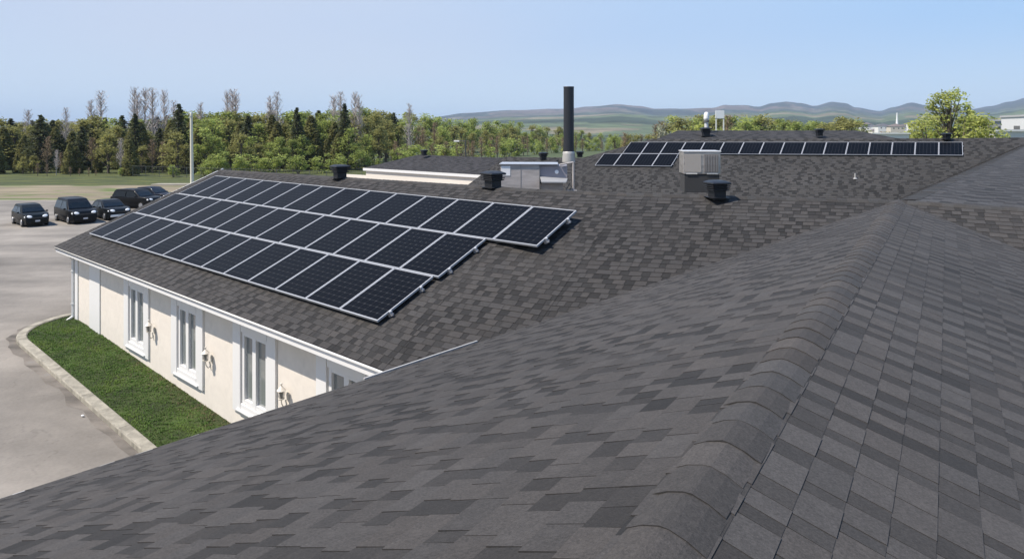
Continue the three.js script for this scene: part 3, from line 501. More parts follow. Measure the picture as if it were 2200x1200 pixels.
{ // air handling unit left
  const D = 30.6, k = D / F, o = seen(1150, 409, D), t = thing('air_handling_unit', 'grey rooftop air handling unit with intake hood behind the front ridge', 'air handling unit', o, -.06);
  const w = 82 * k, h = 57 * k, d = 1.5;
  mesh('cabinet', merge([box(w, h, d, -w * .38, h / 2 + .0, 0, .02)]), greyMetal, t);
  mesh('top_cover', merge([box(w + .9, .05, d + .12, -w * .38 + .4, h + .028, 0, .012)]), mat([.5, .51, .54], .35, { metalness: .4 }), t);
  mesh('fan_section', merge([box(58 * k, h * .62, d * .92, w * .12 + 29 * k, h * .66, -.03, .015)]), mat([.26, .25, .28], .6), t);
  mesh('intake_hood', prism([V3(w * .12 + .02, h * .57, d * .46), V3(w * .12 + 1.28, h * .5, d * .46), V3(w * .12 + 1.2, h * .42, d * .46 + .75), V3(w * .12 + .1, h * .42, d * .46 + .75)], .05), mat([.36, .36, .36], .5, { metalness: .3 }), t);
  mesh('base_section', box(50 * k, h * .3, d * .9, w * .12 + 24 * k, h * .16, -.05), greyMetal, t);
  mesh('label_plate', box(19 * k, 20 * k, .012, -w * .38 - w / 2 + 11 * k, h - 13 * k, d / 2 + .007), mat([.82, .82, .82], .4), t);
  mesh('round_gauge', cyl(.09, .09, .04, 0, 0, 0, 16).rotateX(Math.PI / 2).translate(w * .12 + 36 * k, h * .74, d * .46), mat([.8, .8, .82], .3), t);
  mesh('seam', merge([box(.02, h * .96, .012, -w * .38 + w * .02, h / 2, d / 2 + .006), box(.02, h, .014, -w * .38 + w / 2, h / 2, d / 2 + .007)]), mat([.22, .22, .22], .5), t);
  const q = thing('conduit_mast', 'thin grey conduit mast right of the air handling unit', 'conduit', seen(1232, 411, D - .8));
  mesh('mast', merge([rod(V3(0, 0, 0), V3(0, 62 * k, 0), .05, .05, 10)]), greyMetal, q);
  mesh('crossarm', merge([rod(V3(0, 61 * k, 0), V3(-28 * k, 56 * k, 0), .04, .04, 8)]), greyMetal, q);
  mesh('foot_plate', box(.5, .05, .3, -.1, .03, 0), greyMetal, q);
  for (const x of [-.35, -.18]) mesh('strut', rod(V3(x, .03, 0), V3(x + .25, .5, 0), .02, .02, 6), mat([.1, .1, .1], .6), q);
}
{ // silver cooling unit right
  const D = 30, k = D / F, o = seen(1503, 410, D), t = thing('cooling_unit', 'silver rooftop cooling unit on a dark curb below the rear array', 'cooling unit', o, -.1);
  const w = 76 * k, y0 = 38 * k, h = 47 * k, d = 1.3, sil = mat([.56, .53, .5], .38, { metalness: .5, map: noiseTex(128, (u, v) => .86 + .25 * fbm(u * 2, v * 6, 4), true) });
  mesh('curb', merge([box(w * .95, y0, d * .95, 0, y0 / 2 - .02, 0, .02)]), mat([.035, .035, .036], .8), t);
  mesh('cabinet', box(w, h, d, 0, y0 + h / 2, 0, .03), sil, t);
  mesh('side_panel', box(w * .44, h * .8, .02, -w * .24, y0 + h * .49, d / 2 + .011, .004), mat([.42, .38, .34], .5, { metalness: .3 }), t);
  const g = mesh('coil_panel', box(w * .38, h * .8, .02, w * .25, y0 + h * .49, d / 2 + .011), mat([.25, .22, .21], .4, { metalness: .6 }), t);
  for (let i = 0; i < 9; i++) mesh('fin', box(.02, h * .76, .03, w * (.08 + .043 * i), y0 + h * .49, d / 2 + .03), sil, g);
  mesh('top_cover', box(w * 1.03, .05, d * 1.04, 0, y0 + h + .02, 0, .01), mat([.7, .68, .66], .35, { metalness: .3 }), t);
  for (const s of [-1, 1]) mesh('foot_rail', box(w * .3, .06, d * 1.02, s * w * .28, y0 + .03, 0), mat([.6, .58, .55], .4), t);
}
{
  const o = onRear(1838, 384), t = thing('plumbing_vent', 'small pale plumbing vent pipe on the bare rear roof slope', 'vent pipe', o); t.scale.setScalar(.8);
  mesh('pipe', cyl(.05, .05, .38, 0, .19, 0, 10), mat([.4, .39, .37], .7), t); mesh('flange', cyl(.08, .15, .08, 0, .04, 0, 12), mat([.3, .3, .3], .5), t);
}
{
  const D = 46, k = D / F, t = thing('white_capped_pole', 'white pole with rounded cap rising behind the hip roof', 'flue pole', seen(1518, 300, D));
  mesh('pole', merge([cyl(.13, .16, 1.25, 0, .62, 0, 14)]), mat([.6, .6, .6], .5), t); mesh('collar', cyl(.2, .2, .1, 0, 1.3, 0, 14), mat([.1, .1, .1], .6), t);
  mesh('cap', new THREE.LatheGeometry([[.0, .62], [.1, .6], [.17, .45], [.19, .2], [.17, 0], [0, 0]].map((p) => new THREE.Vector2(...p)), 16).translate(0, 1.34, 0), mat([.8, .8, .78], .4), t);
}
{
  const D = 95, k = D / F, b = seen(1547, 250, D), t = thing('white_sign_board', 'white square sign board raised on two posts above the trees', 'sign board', V3(b.x, 0, b.z));
  const y = b.y; mesh('board', box(19 * k, 17 * k, .12, 0, y + 4 * k, 0, .02), mat([.78, .79, .8], .5), t); mesh('trim', box(19.6 * k, 1.4 * k, .16, 0, y - 4.4 * k, 0), mat([.25, .28, .28], .6), t);
  for (const s of [-1, 1]) mesh('post', box(2.2 * k, y, .14, s * 8 * k, y / 2, 0), mat([.7, .7, .66], .5), t);
}

// ---------------------------------------------------------------- poles, fence
{
  const p = seen(412, 396, 78), t = thing('light_pole', 'tall pale wooden light pole between parking lot and forest', 'pole', V3(p.x, 0, p.z)); t.rotation.z = .012;
  mesh('shaft', cyl(.15, .21, 8.45, 0, 4.22, 0, 14), mat([.68, .65, .53], .8), t); mesh('cap', cyl(.1, .15, .16, 0, 8.53, 0, 12), mat([.7, .7, .66], .5), t);
  mesh('bracket', box(.14, .2, .3, .02, 8.1, .2), mat([.5, .5, .48], .5), t);
  const pad = tag(mesh('concrete_pad', box(4.6, .14, 1.6, p.x - 1.9, .06, p.z + .6, .03), concMat), 'pale concrete pad around the foot of the light pole', 'pad');
}
{
  const D = 62, k = D / F, b = seen(1000, 331, D), t = thing('street_lamp', 'dark street lamp with white arm head behind the pale outbuilding', 'street lamp', V3(b.x, -.8, b.z)), y = b.y + .8;
  mesh('post', rod(V3(0, 0, 0), V3(0, y + 28 * k, 0), .09, .07, 10), mat([.06, .06, .055], .6), t); mesh('arm', rod(V3(0, y + 28 * k, 0), V3(-14 * k, y + 28.5 * k, 0), .05, .04, 8), mat([.06, .06, .055], .6), t);
  mesh('lamp_head', box(12 * k, 3.4 * k, .25, -19 * k, y + 28 * k, 0, .03), mat([.75, .73, .66], .4), t);
}
{
  const t = thing('wire_fence', 'low grey wire fence along the edge of the forest', 'fence', P(-42, 88, 0)); const o = t.position.clone();
  const a = P(-56, 93, 0), b = P(-18, 78, 0), n = 16, mt = mat([.11, .115, .1], .9), wires = [];
  for (let i = 0; i <= n; i++) { const p = a.clone().lerp(b, i / n).sub(o); mesh('post', rod(p, p.clone().setY(1.5), .035, .035, 8), mt, t); }
  mesh('rail', merge([1.45, .2].map((y) => rod(a.clone().sub(o).setY(y), b.clone().sub(o).setY(y), .018, .018, 6))), mt, t);
  const L = a.distanceTo(b); for (let s = 0; s < L; s += .28) { const p = a.clone().lerp(b, s / L).sub(o); wires.push(rod(p.clone().setY(.1), p.clone().setY(1.44), .011, .014, 3)); }
  tag(mesh('wire_mesh', merge(wires), mt, t), null, null, null, 'stuff');
}

// ---------------------------------------------------------------- cars
const tyreMat = mat([.012, .012, .012], .85), rimMat = mat([.42, .42, .43], .35, { metalness: .7 }), carGlass = pmat([.008, .010, .011], .05, { specularIntensity: .5, clearcoat: .15 }), lampMat = pmat([.85, .86, .86], .15, { clearcoat: 1 });
function makeCar(name, label, X, D, o) {                             // local: +z is the front
  const t = thing(name, label, 'car', P(X, D, groundY(X, D) + .008)); t.rotation.y = Math.atan2(-AX, AD) + (o.turn ?? 0);
  const { L, W, T, belt, hood } = o, paint = pmat(o.paint.map((c) => c * .6), .4, { specularIntensity: .25, clearcoat: .15, clearcoatRoughness: .08 });
  const wr = .32, wz = L * .31, zf = L / 2, s = new THREE.Shape();
  s.moveTo(-zf + .08, .3); s.lineTo(-zf, .5); s.lineTo(-zf + .03, belt - .04); s.lineTo(-zf + .12, belt); s.lineTo(o.cf, belt + .01); s.quadraticCurveTo(zf - .35, hood + .04, zf - .1, hood - .1); s.quadraticCurveTo(zf, hood - .2, zf, .5); s.lineTo(zf - .06, .24);
  s.lineTo(wz + wr + .07, .22); s.absarc(wz, .31, wr + .06, -.25, Math.PI + .25, false); s.lineTo(-wz + wr + .07, .22); s.absarc(-wz, .31, wr + .06, -.25, Math.PI + .25, false); s.lineTo(-zf + .08, .3);
  const sw = (g) => { g.rotateY(-Math.PI / 2); const p = g.attributes.position; for (let i = 0; i < p.count; i++) { const z = p.getZ(i), y = p.getY(i); let x = p.getX(i); x *= 1 - .13 * sstep(zf - .7, zf, Math.abs(z)); if (y > belt) x *= 1 - .24 * (y - belt) / (T - belt); x *= 1 - .06 * sstep(.6, .2, y); p.setX(i, x); } return g; };
  const ext = (sh, w) => { const g = new THREE.ExtrudeGeometry(sh, { depth: w - .12, bevelSize: .06, bevelThickness: .06, bevelSegments: 3, curveSegments: 10 }).translate(0, 0, -(w - .12) / 2); return strip(g); };
  const c = new THREE.Shape(); const roof = [o.rf, T - .03, o.rr, T - .05];
  c.moveTo(-zf + .14, belt - .1); c.lineTo(o.rb, belt + .02); c.quadraticCurveTo(o.rb + .08, T - .12, o.rr, T - .04); c.quadraticCurveTo((o.rf + o.rr) / 2, T + .02, o.rf, T - .04); c.lineTo(o.cf + .1, belt + .02); c.lineTo(o.cf + .1, belt - .1);
  const bg = sw(merge([ext(s, W), ext(c, W - .1)])); mesh('body', toCreasedNormals(bg, .7), paint, t); t.scale.setScalar(.9);
  const side = (pts, sgn) => { const h = new THREE.Shape(pts.map((p) => new THREE.Vector2(p[0], p[1]))); const g = strip(new THREE.ShapeGeometry(h)).translate(0, 0, 0); g.rotateY(-Math.PI / 2); const p = g.attributes.position; for (let i = 0; i < p.count; i++) { const y = p.getY(i); let x = sgn * ((W - .1) / 2 + .004); if (y > belt) x *= 1 - .24 * (y - belt) / (T - belt); p.setX(i, x + sgn * .004); } g.computeVertexNormals(); return g; };
  const b1 = belt + .05, t1 = T - .14, mz = (o.cf + o.rb) / 2 + .05;
  for (const sgn of [-1, 1]) { mesh('side_window', merge([side([[mz + .04, b1], [o.cf - .12, b1], [o.rf + .02, t1], [mz + .04, t1]], sgn), side([[o.rb + .22, b1], [mz - .04, b1], [mz - .04, t1], [o.rr + .02, t1]], sgn)]), carGlass, t); }
  const screen = (z0, y0, z1, y1, k) => { const w0 = (W - .24) / 2, f = (y) => 1 - .24 * Math.max(0, y - belt) / (T - belt), a = []; const q = [[-w0 * f(y0), y0, z0], [w0 * f(y0), y0, z0], [w0 * f(y1) * .97, y1, z1], [-w0 * f(y1) * .97, y1, z1]]; for (const i of [0, 1, 2, 0, 2, 3]) a.push(...q[i]); return strip(tri3(a)); };
  const dz = o.cf + .1 - o.rf, dy = T - .04 - belt, nl = Math.hypot(dz, dy), oz = dy / nl * .075, oy = dz / nl * .075;
  mesh('windscreen', screen(o.cf + .04 + oz, belt + .07 + oy, o.rf + .04 + oz, T - .1 + oy), carGlass, t);
  mesh('rear_window', screen(o.rb - .062, belt + .1, o.rr - .14, T - .14), carGlass, t);
  for (const sx of [-1, 1]) {
    for (const z of [-wz, wz]) { const w = mesh('wheel', merge([new THREE.CylinderGeometry(wr, wr, .2, 24).rotateZ(Math.PI / 2).translate(sx * (W / 2 - .12), wr, z)]), tyreMat, t); mesh('rim', merge([new THREE.CylinderGeometry(wr * .62, wr * .66, .03, 18).rotateZ(Math.PI / 2).translate(sx * (W / 2 - .01), wr, z)]), rimMat, w); }
    mesh('headlight', new THREE.SphereGeometry(1, 14, 8).scale(.27, .13, .16).rotateY(sx * .5).translate(sx * (W / 2 - .3), hood - .16, zf - .12), lampMat, t);
    mesh('mirror', box(.16, .11, .09, sx * (W / 2 + .06), belt + .1, o.cf - .22, .03), paint, t);
    mesh('tail_light', box(.14, .2, .05, sx * (W / 2 - .22), belt - .14, -zf + .015, .02), mat([.35, .02, .015], .3), t);
  }
  mesh('grille', box(W * .46, .1, .04, 0, hood - .24, zf + .035, .012), mat([.02, .02, .02], .5), t);
  mesh('bumper', box(W * .8, .2, .12, 0, .4, zf + .01, .05), o.bumper ? mat(o.bumper, .4) : paint, t);
  mesh('number_plate', box(.3, .11, .015, 0, .44, zf + .078), mat([.55, .55, .56], .5), t);
  return t;
}
const blk = [.008, .009, .011];
makeCar('hatchback', 'small black hatchback parked alone at the far left', -33.1, 44.7, { L: 4.0, W: 1.68, T: 1.5, belt: .92, hood: .9, cf: .95, rf: .2, rr: -1.35, rb: -1.85, paint: [.01, .013, .013] });
makeCar('minivan', 'tall black minivan beside the small hatchback', -31.0, 46.2, { L: 4.8, W: 1.86, T: 1.78, belt: 1.02, hood: 1.0, cf: 1.25, rf: .45, rr: -1.95, rb: -2.2, paint: blk });
makeCar('sedan', 'dark sedan with white front bumper, partly behind the array roof', -29.65, 48, { L: 4.6, W: 1.78, T: 1.46, belt: .9, hood: .93, cf: .95, rf: .2, rr: -1.0, rb: -1.6, paint: [.014, .017, .02], bumper: [.75, .75, .75] });
makeCar('black_suv', 'black sport utility car behind the dark sedan', -31.4, 54.5, { L: 4.6, W: 1.85, T: 1.68, belt: 1.0, hood: 1.0, cf: 1.1, rf: .35, rr: -1.7, rb: -2.1, paint: blk, turn: .4 });
makeCar('blue_sedan', 'dark blue car furthest back, half hidden by the roof edge', -32.1, 58.3, { L: 4.6, W: 1.8, T: 1.52, belt: .92, hood: .92, cf: .95, rf: .2, rr: -1.2, rb: -1.7, paint: [.012, .017, .035], turn: .4 });
tag(mesh('paper_scrap', new THREE.IcosahedronGeometry(.028, 1).scale(1.3, .6, 1).translate(...gM(7.83, -2.42, .04).toArray()), mat([.8, .8, .8], .8)), 'small white scrap lying on the asphalt beside the kerb', 'litter');

// ---------------------------------------------------------------- trees
const leafMat = new THREE.MeshPhysicalMaterial({ vertexColors: true, roughness: 1, specularIntensity: .2, transmission: .5, thickness: 0, side: THREE.DoubleSide });
const barkMat = mat([.11, .09, .07], .95), paleBark = mat([.3, .28, .24], .9), twigMat = new THREE.MeshStandardMaterial({ vertexColors: true, roughness: .95, side: THREE.DoubleSide });
function leaf(o, p, s, r, col) {                                     // one small bent leaf clump
  const d = V3(r() - .5, r() - .5, r() - .5).normalize(), e = V3(r() - .5, r() - .5, r() - .5).cross(d).normalize(), w = s * (.35 + .3 * r());
  const a = p.clone().addScaledVector(d, -s / 2), b = p.clone().addScaledVector(e, w / 2), c = p.clone().addScaledVector(d, s / 2), f = p.clone().addScaledVector(e, -w / 2);
  for (const q of [a, b, c, a, c, f]) o.p.push(q.x, q.y, q.z); for (let i = 0; i < 6; i++) o.c.push(...col);
}
function twig(o, a, b, w, col) { const d = b.clone().sub(a).normalize(), e = V3(d.z, 0.3, -d.x).cross(d).normalize().multiplyScalar(w), f = e.clone().cross(d).normalize().multiplyScalar(w); const q = [a.clone().add(e), a.clone().addScaledVector(e, -.5).add(f), a.clone().addScaledVector(e, -.5).sub(f)]; for (let i = 0; i < 3; i++) for (const v of [q[i], q[(i + 1) % 3], b]) { o.p.push(v.x, v.y, v.z); o.c.push(...col); } }
const shade = (c, m) => c.map((x) => x * m);
function treeProto(kind, seed, tone) {                               // unit: height 1 tree has its top at y = 1
  const r = rng(seed), o = { p: [], c: [] }; let trunk, tw = false;
  if (kind === 'spruce') {
    trunk = cyl(.004, .022, .97, 0, .485, 0, 6);
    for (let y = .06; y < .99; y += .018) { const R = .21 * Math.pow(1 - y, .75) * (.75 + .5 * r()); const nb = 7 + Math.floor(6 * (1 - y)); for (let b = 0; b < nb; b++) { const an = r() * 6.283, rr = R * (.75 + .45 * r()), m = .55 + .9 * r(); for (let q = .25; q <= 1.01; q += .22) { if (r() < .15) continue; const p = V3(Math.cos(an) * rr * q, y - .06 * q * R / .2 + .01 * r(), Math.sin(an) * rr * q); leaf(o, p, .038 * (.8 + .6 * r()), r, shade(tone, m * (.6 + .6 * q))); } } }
  } else if (kind === 'cedar') {
    trunk = cyl(.004, .02, .9, 0, .45, 0, 6);
    for (let i = 0; i < 2100; i++) { const y = .03 + .97 * Math.pow(r(), 1.25), prof = .2 * Math.pow(Math.sin(Math.min(1, (1.02 - y) * 1.25) * 1.57), .8) * (.85 + .3 * fbm(y * 7, seed)), an = r() * 6.283, rr = prof * Math.sqrt(.25 + .75 * r()) * (.8 + .35 * fbm(Math.cos(an) * 2 + seed, y * 6 + Math.sin(an) * 2, 2)); const cl = fbm(Math.cos(an) * 1.7, y * 8 + Math.sin(an) + seed, 3); leaf(o, V3(Math.cos(an) * rr, y, Math.sin(an) * rr), .04 * (.8 + .7 * r()), r, shade(tone, Math.max(.35, .95 + 1.3 * cl) * (.75 + .5 * r()))); }
  } else if (kind === 'leafy') {
    trunk = merge([cyl(.008, .02, .6, 0, .3, 0, 6)]);
    const cl = []; for (let i = 0; i < 30; i++) { const y = .28 + .7 * r(), R = .22 * Math.sin(Math.min(1, (1.03 - y) * 1.5) * 1.57), an = r() * 6.283, q = Math.sqrt(r()); cl.push([V3(Math.cos(an) * R * q, y - .03, Math.sin(an) * R * q), .05 + .05 * r(), .7 + .6 * r()]); }
    const br = []; for (const [c] of cl) br.push(rod(V3(0, Math.max(.12, c.y - .25), 0), c, .006, .002, 4)); trunk = merge([trunk, ...br]);
    for (const [c, R, m] of cl) for (let k = 0; k < 62; k++) { const d = V3(r() - .5, r() - .5, r() - .5).normalize().multiplyScalar(R * Math.pow(r(), .45)); d.y *= 1.15; leaf(o, c.clone().add(d), .03 * (.7 + .8 * r()), r, shade(tone, m * (.7 + .6 * r()))); }
  } else if (kind === 'plume') {
    const br = [], cl = []; for (let i = 0; i < 64; i++) { const y = .25 + .75 * r(), R = y > .5 ? .21 * Math.pow(Math.max(.02, (1.04 - y) / .54), .4) : .34, an = r() * 6.283, q = Math.sqrt(r()); cl.push([V3(Math.cos(an) * R * q, y - .02, Math.sin(an) * R * q), .03 + .035 * r(), .7 + .6 * r()]); }
    for (const [c] of cl) br.push(rod(V3(0, Math.max(.1, c.y - .3), 0), c, .006, .0015, 4)); trunk = merge([cyl(.008, .022, .7, 0, .35, 0, 7), ...br]);
    for (const [c, R, m] of cl) for (let k = 0; k < 70; k++) { const d = V3(r() - .5, r() - .5, r() - .5).normalize().multiplyScalar(R * Math.pow(r(), .5)); d.y *= 1.3; leaf(o, c.clone().add(d), .02 * (.7 + .8 * r()), r, shade(tone, m * (.7 + .6 * r()))); }
  } else if (kind === 'bush') {
    trunk = merge([0, 1, 2, 3].map((k) => rod(V3(0, 0, 0), V3(.2 * Math.cos(k * 1.7), .6, .2 * Math.sin(k * 1.7)), .014, .004, 4)));
    const cl = []; for (let i = 0; i < 20; i++) { const y = .1 + .82 * r(), R = .42 * Math.sqrt(1.05 - y), an = r() * 6.283, q = Math.sqrt(r()); cl.push([V3(Math.cos(an) * R * q, y, Math.sin(an) * R * q), .09 + .08 * r(), .65 + .7 * r()]); }
    for (const [c, R, m] of cl) for (let k = 0; k < 60; k++) { const d = V3(r() - .5, r() - .5, r() - .5).normalize().multiplyScalar(R * Math.pow(r(), .5)); leaf(o, c.clone().add(d), .055 * (.7 + .8 * r()), r, shade(tone, m * (.65 + .7 * r()))); }
  } else {                                                          // bare: a trunk and thin upright branches
    tw = true; trunk = cyl(.003, .014, .95, 0, .475, 0, 6);
    for (let i = 0; i < 120; i++) { const y = .22 + .74 * Math.pow(r(), .8), an = r() * 6.283, l = (.05 + .13 * (1 - y)) * (.6 + .8 * r()), up = .6 + .9 * r(), a = V3(0, y, 0), b = V3(Math.cos(an) * l * .75, y + l * up, Math.sin(an) * l * .75); if (b.y > 1.0) b.y = 1; const col = shade(tone, .7 + .6 * r()); twig(o, a, b, .0035, col); for (let k = 0; k < 4; k++) { const s = a.clone().lerp(b, .3 + .6 * r()), e = s.clone().add(V3((r() - .5) * l * .7, l * .5 * r() + .01, (r() - .5) * l * .7)); twig(o, s, e, .0022, col); } }
  }
  return { trunk: strip(trunk), crown: tri3(o.p, o.c), tw };
}
/* foliage tones */ const T_DARK = [.085, .095, .044], T_OLIVE = [.22, .215, .08], T_LIGHT = [.31, .36, .1], T_MID = [.31, .3, .105], T_YEL = [.42, .45, .13], T_GREY = [.5, .44, .41], T_TAN = [.3, .22, .14];
const kinds = {
  dark_spruce: [[1, 2, 3].map((s) => treeProto('spruce', 100 + s, T_DARK)), 'dark conical spruce rising within the forest edge', 'dark spruces of the forest edge', barkMat],
  olive_cedar: [[1, 2, 3].map((s) => treeProto('cedar', 200 + s, T_OLIVE)), 'dense dull olive evergreen in the forest front', 'dense olive evergreens of the forest front', barkMat],
  leafy_tree: [[1, 2, 3].map((s) => treeProto('leafy', 300 + s, T_LIGHT)), 'fresh light green leafy tree in the back of the forest', 'fresh green leafy trees of the forest', barkMat],
  mixed_tree: [[1, 2, 3].map((s) => treeProto('leafy', 400 + s, T_MID)), 'mid green half-leafed tree within the forest', 'mid green half-leafed trees of the forest', barkMat],
  bare_tree: [[1, 2, 3].map((s) => treeProto('bare', 500 + s, T_GREY)), 'tall bare grey tree whose top stands above the forest', 'tall bare grey trees above the forest', paleBark],
  green_bush: [[1, 2].map((s) => treeProto('bush', 600 + s, T_LIGHT)), 'light green bush at the foot of the forest', 'light green bushes at the foot of the forest', barkMat],
  brown_bush: [[1, 2].map((s) => treeProto('bare', 700 + s, T_TAN)), 'leafless tan brown sapling at the forest edge', 'leafless tan saplings at the forest edge', barkMat],
  plume_tree: [[treeProto('plume', 811, T_YEL)], '', '', barkMat],
  yellow_tree: [[1, 2].map((s) => treeProto('leafy', 800 + s, T_YEL)), 'bright yellow-green tree behind the right roof', 'bright yellow-green trees on the right', barkMat],
};
const rt = rng(99), planted = []; let nTrees = 0;
function tree(kind, px, topPy, D, widthScale = 1, label, group, category) {
  const [protos, lab, grp, bark] = kinds[kind], pr = protos[Math.floor(rt() * protos.length)], X = (px - 1100) / F * D, y0 = -.8 * sstep(0, 10, X + 20) - .05, h = H + (YH - topPy) * D / F - y0;
  const t = thing(kind, label ?? lab, category ?? (kind.includes('bush') ? 'bush' : 'tree'), V3(X, y0, -D), rt() * 6.283, group ?? grp); t.scale.set(h * widthScale, h, h * widthScale); t.rotation.z = (rt() - .5) * .05;
  mesh('trunk', pr.trunk, bark, t); mesh('crown', pr.crown, pr.tw ? twigMat : leafMat, t); nTrees++; planted.push({ t, px }); return t;
}
const sky = [[-600, 246], [-60, 248], [0, 246], [40, 256], [90, 246], [120, 252], [160, 252], [200, 240], [250, 244], [290, 242], [335, 246], [380, 226], [410, 228], [450, 230], [490, 232], [560, 229], [610, 233], [660, 234], [700, 232], [740, 224], [790, 226], [830, 230], [880, 232], [910, 238], [960, 247], [1010, 248], [1060, 252], [1110, 256], [1160, 263], [1220, 268], [1280, 276], [1340, 284]];
const skyAt = (x) => { for (let i = 1; i < sky.length; i++) if (x < sky[i][0]) { const [a, b] = sky[i - 1], [c, d] = sky[i]; return b + (d - b) * (x - a) / (c - a); } return 284; };
const edgeD = (x) => x < 450 ? 97 : x < 750 ? 97 + (x - 450) * .03 : x < 1000 ? 106 + (x - 750) * .2 : 156 + (x - 1000) * .25;
// back rows
for (let x = -480; x < 1330; x += x < -60 ? 30 : 19) { const D = edgeD(x) * 1.22 + 8 * rt(), top = skyAt(x) + 3 + 9 * rt(), light = sstep(150, 500, x) * .75 + .1; tree(rt() < light ? (rt() < .75 ? 'leafy_tree' : 'mixed_tree') : (rt() < .4 ? 'dark_spruce' : 'mixed_tree'), x + 12 * (rt() - .5), top, D, 1.7); }
// middle rows
for (let x = -480; x < 1300; x += x < -60 ? 32 : 21) { const D = edgeD(x) * 1.08 + 5 * rt(), top = skyAt(x) + 14 + 26 * rt(), q = rt(); tree(x < 420 ? (q < .25 ? 'dark_spruce' : q < .7 ? 'olive_cedar' : 'mixed_tree') : x < 820 ? (q < .1 ? 'dark_spruce' : q < .34 ? 'olive_cedar' : q < .7 ? 'mixed_tree' : 'leafy_tree') : (q < .04 ? 'dark_spruce' : q < .45 ? 'mixed_tree' : q < .8 ? 'leafy_tree' : 'brown_bush'), x + 14 * (rt() - .5), top, D, 1.7); }
// front row
for (let x = -480; x < 1260; x += x < -60 ? 34 : 23) { const D = edgeD(x) + 3 * rt(), q = rt(), low = skyAt(x) + 40 + 50 * rt(); tree(x < 420 ? (q < .62 ? 'olive_cedar' : q < .8 ? 'mixed_tree' : 'brown_bush') : x < 830 ? (q < .35 ? 'olive_cedar' : q < .6 ? 'mixed_tree' : 'leafy_tree') : (q < .35 ? 'brown_bush' : q < .75 ? 'mixed_tree' : 'leafy_tree'), x + 14 * (rt() - .5), low, D, 1.7); }
for (const [x, y] of [[262, 356], [372, 352], [440, 340], [462, 330], [500, 322], [545, 326], [590, 318], [640, 330], [690, 322], [730, 335], [770, 318], [800, 326]]) tree('green_bush', x, y + 6 * rt(), edgeD(x) - 4 - 3 * rt(), 1.7);
for (const [x, y] of [[150, 358], [170, 362], [190, 360], [205, 364], [80, 350], [100, 352]]) tree('brown_bush', x, y, edgeD(x) - 4 - 2 * rt(), 2.2);
for (let x = 850; x < 1345; x += 13) tree(rt() < .45 ? 'green_bush' : 'brown_bush', x + 8 * (rt() - .5), 282 + (x < 1000 ? 16 : 8) + 14 * rt(), edgeD(x) - 12 - 10 * rt(), rt() < .5 ? 1.2 : 2, 'low scrub bush between the outbuilding roof and the forest', 'low scrub before the right part of the forest');
// trees that stand out
tree('dark_spruce', 740, 221, 108, 1.15, 'tallest dark spruce right of centre in the forest, level with the skyline', 'outstanding dark spruces');
tree('dark_spruce', 638, 230, 106, 1.2, 'dark spruce midway along the forest, left of the tallest one', 'outstanding dark spruces');
tree('dark_spruce', 385, 222, 102, 1.35, 'broad dark spruce topping the forest just left of the pale light pole', 'outstanding dark spruces');
tree('dark_spruce', 85, 246, 100, 1.7, 'broad dark spruce above the small hatchback at far left', 'outstanding dark spruces');
tree('dark_spruce', 292, 243, 101, 1.3, 'dark spruce under the cluster of four bare grey tops', 'outstanding dark spruces');
tree('olive_cedar', 280, 300, 93, 1.6, 'dark rounded evergreen at the forest front behind the minivan', 'outstanding dark evergreens');
for (const [x, y] of [[195, 214], [215, 194], [289, 188], [297, 200], [309, 190], [328, 188], [352, 194], [372, 215], [430, 220], [490, 196], [499, 190], [507, 200], [579, 206], [597, 196], [719, 205], [731, 196], [762, 198], [770, 204], [880, 222], [142, 230], [60, 236]]) tree('bare_tree', x, y, 118 + 6 * rt(), .9 + .3 * rt());
for (const [x, y] of [[258, 296], [120, 322]]) tree('bare_tree', x, y, 92 + 2 * rt(), 1.2, 'pale leafless tree in front of the dark forest edge', 'pale leafless trees before the forest');
// woodland right of the chimney
for (let x = 1325; x < 1960; x += 14) { const q = rt(), D = 120 + 60 * rt(); const top = (x < 1400 ? 282 : x < 1440 ? 258 : x < 1500 ? 246 : x < 1640 ? 242 : x < 1700 ? 252 : x < 1800 ? 256 : x < 1850 ? 250 : 281) + 9 * rt(); tree(q < .45 ? 'mixed_tree' : q < .75 ? 'leafy_tree' : q < .9 ? 'brown_bush' : 'yellow_tree', x + 8 * (rt() - .5), top, D, 1.9, q < .45 ? 'olive half-leafed tree behind the rear roof' : q < .75 ? 'light green tree behind the rear roof' : q < .9 ? 'leafless brown tree behind the rear roof' : 'yellow-green tree behind the rear roof, among olive ones', 'trees behind the rear roof, kind ' + (q < .45 ? 'olive' : q < .75 ? 'light green' : q < .9 ? 'leafless' : 'yellow-green')); }
tree('plume_tree', 2043, 197, 72, 1.35, 'tall bright yellow-green tree rising above the right end of the rear array', 'tallest yellow-green tree');
for (const [x, y] of [[1978, 256], [1992, 248], [2012, 244], [2074, 240], [2092, 240], [2108, 246], [2124, 256], [1966, 266]]) tree('yellow_tree', x, y, 66 + 10 * rt(), 1.7, 'smaller yellow-green tree around the tall bright one', 'smaller yellow-green trees on the right');
tree('dark_spruce', 2082, 226, 90, .9, 'thin dark spruce tip just right of the tall yellow-green tree', 'spruce tip on the right');
// flowering shrub
{ const pr = treeProto('bush', 901, [.42, .42, .3]); const X = (1422 - 1100) / F * 60, t = thing('flowering_bush', 'pale cream flowering bush at the left corner of the hip roof', 'bush', V3(X, 0, -60)); const h = H + (YH - 270) * 60 / F; t.scale.set(h * .5, h, h * .5); mesh('trunk', pr.trunk, barkMat, t); mesh('crown', pr.crown, leafMat, t); }

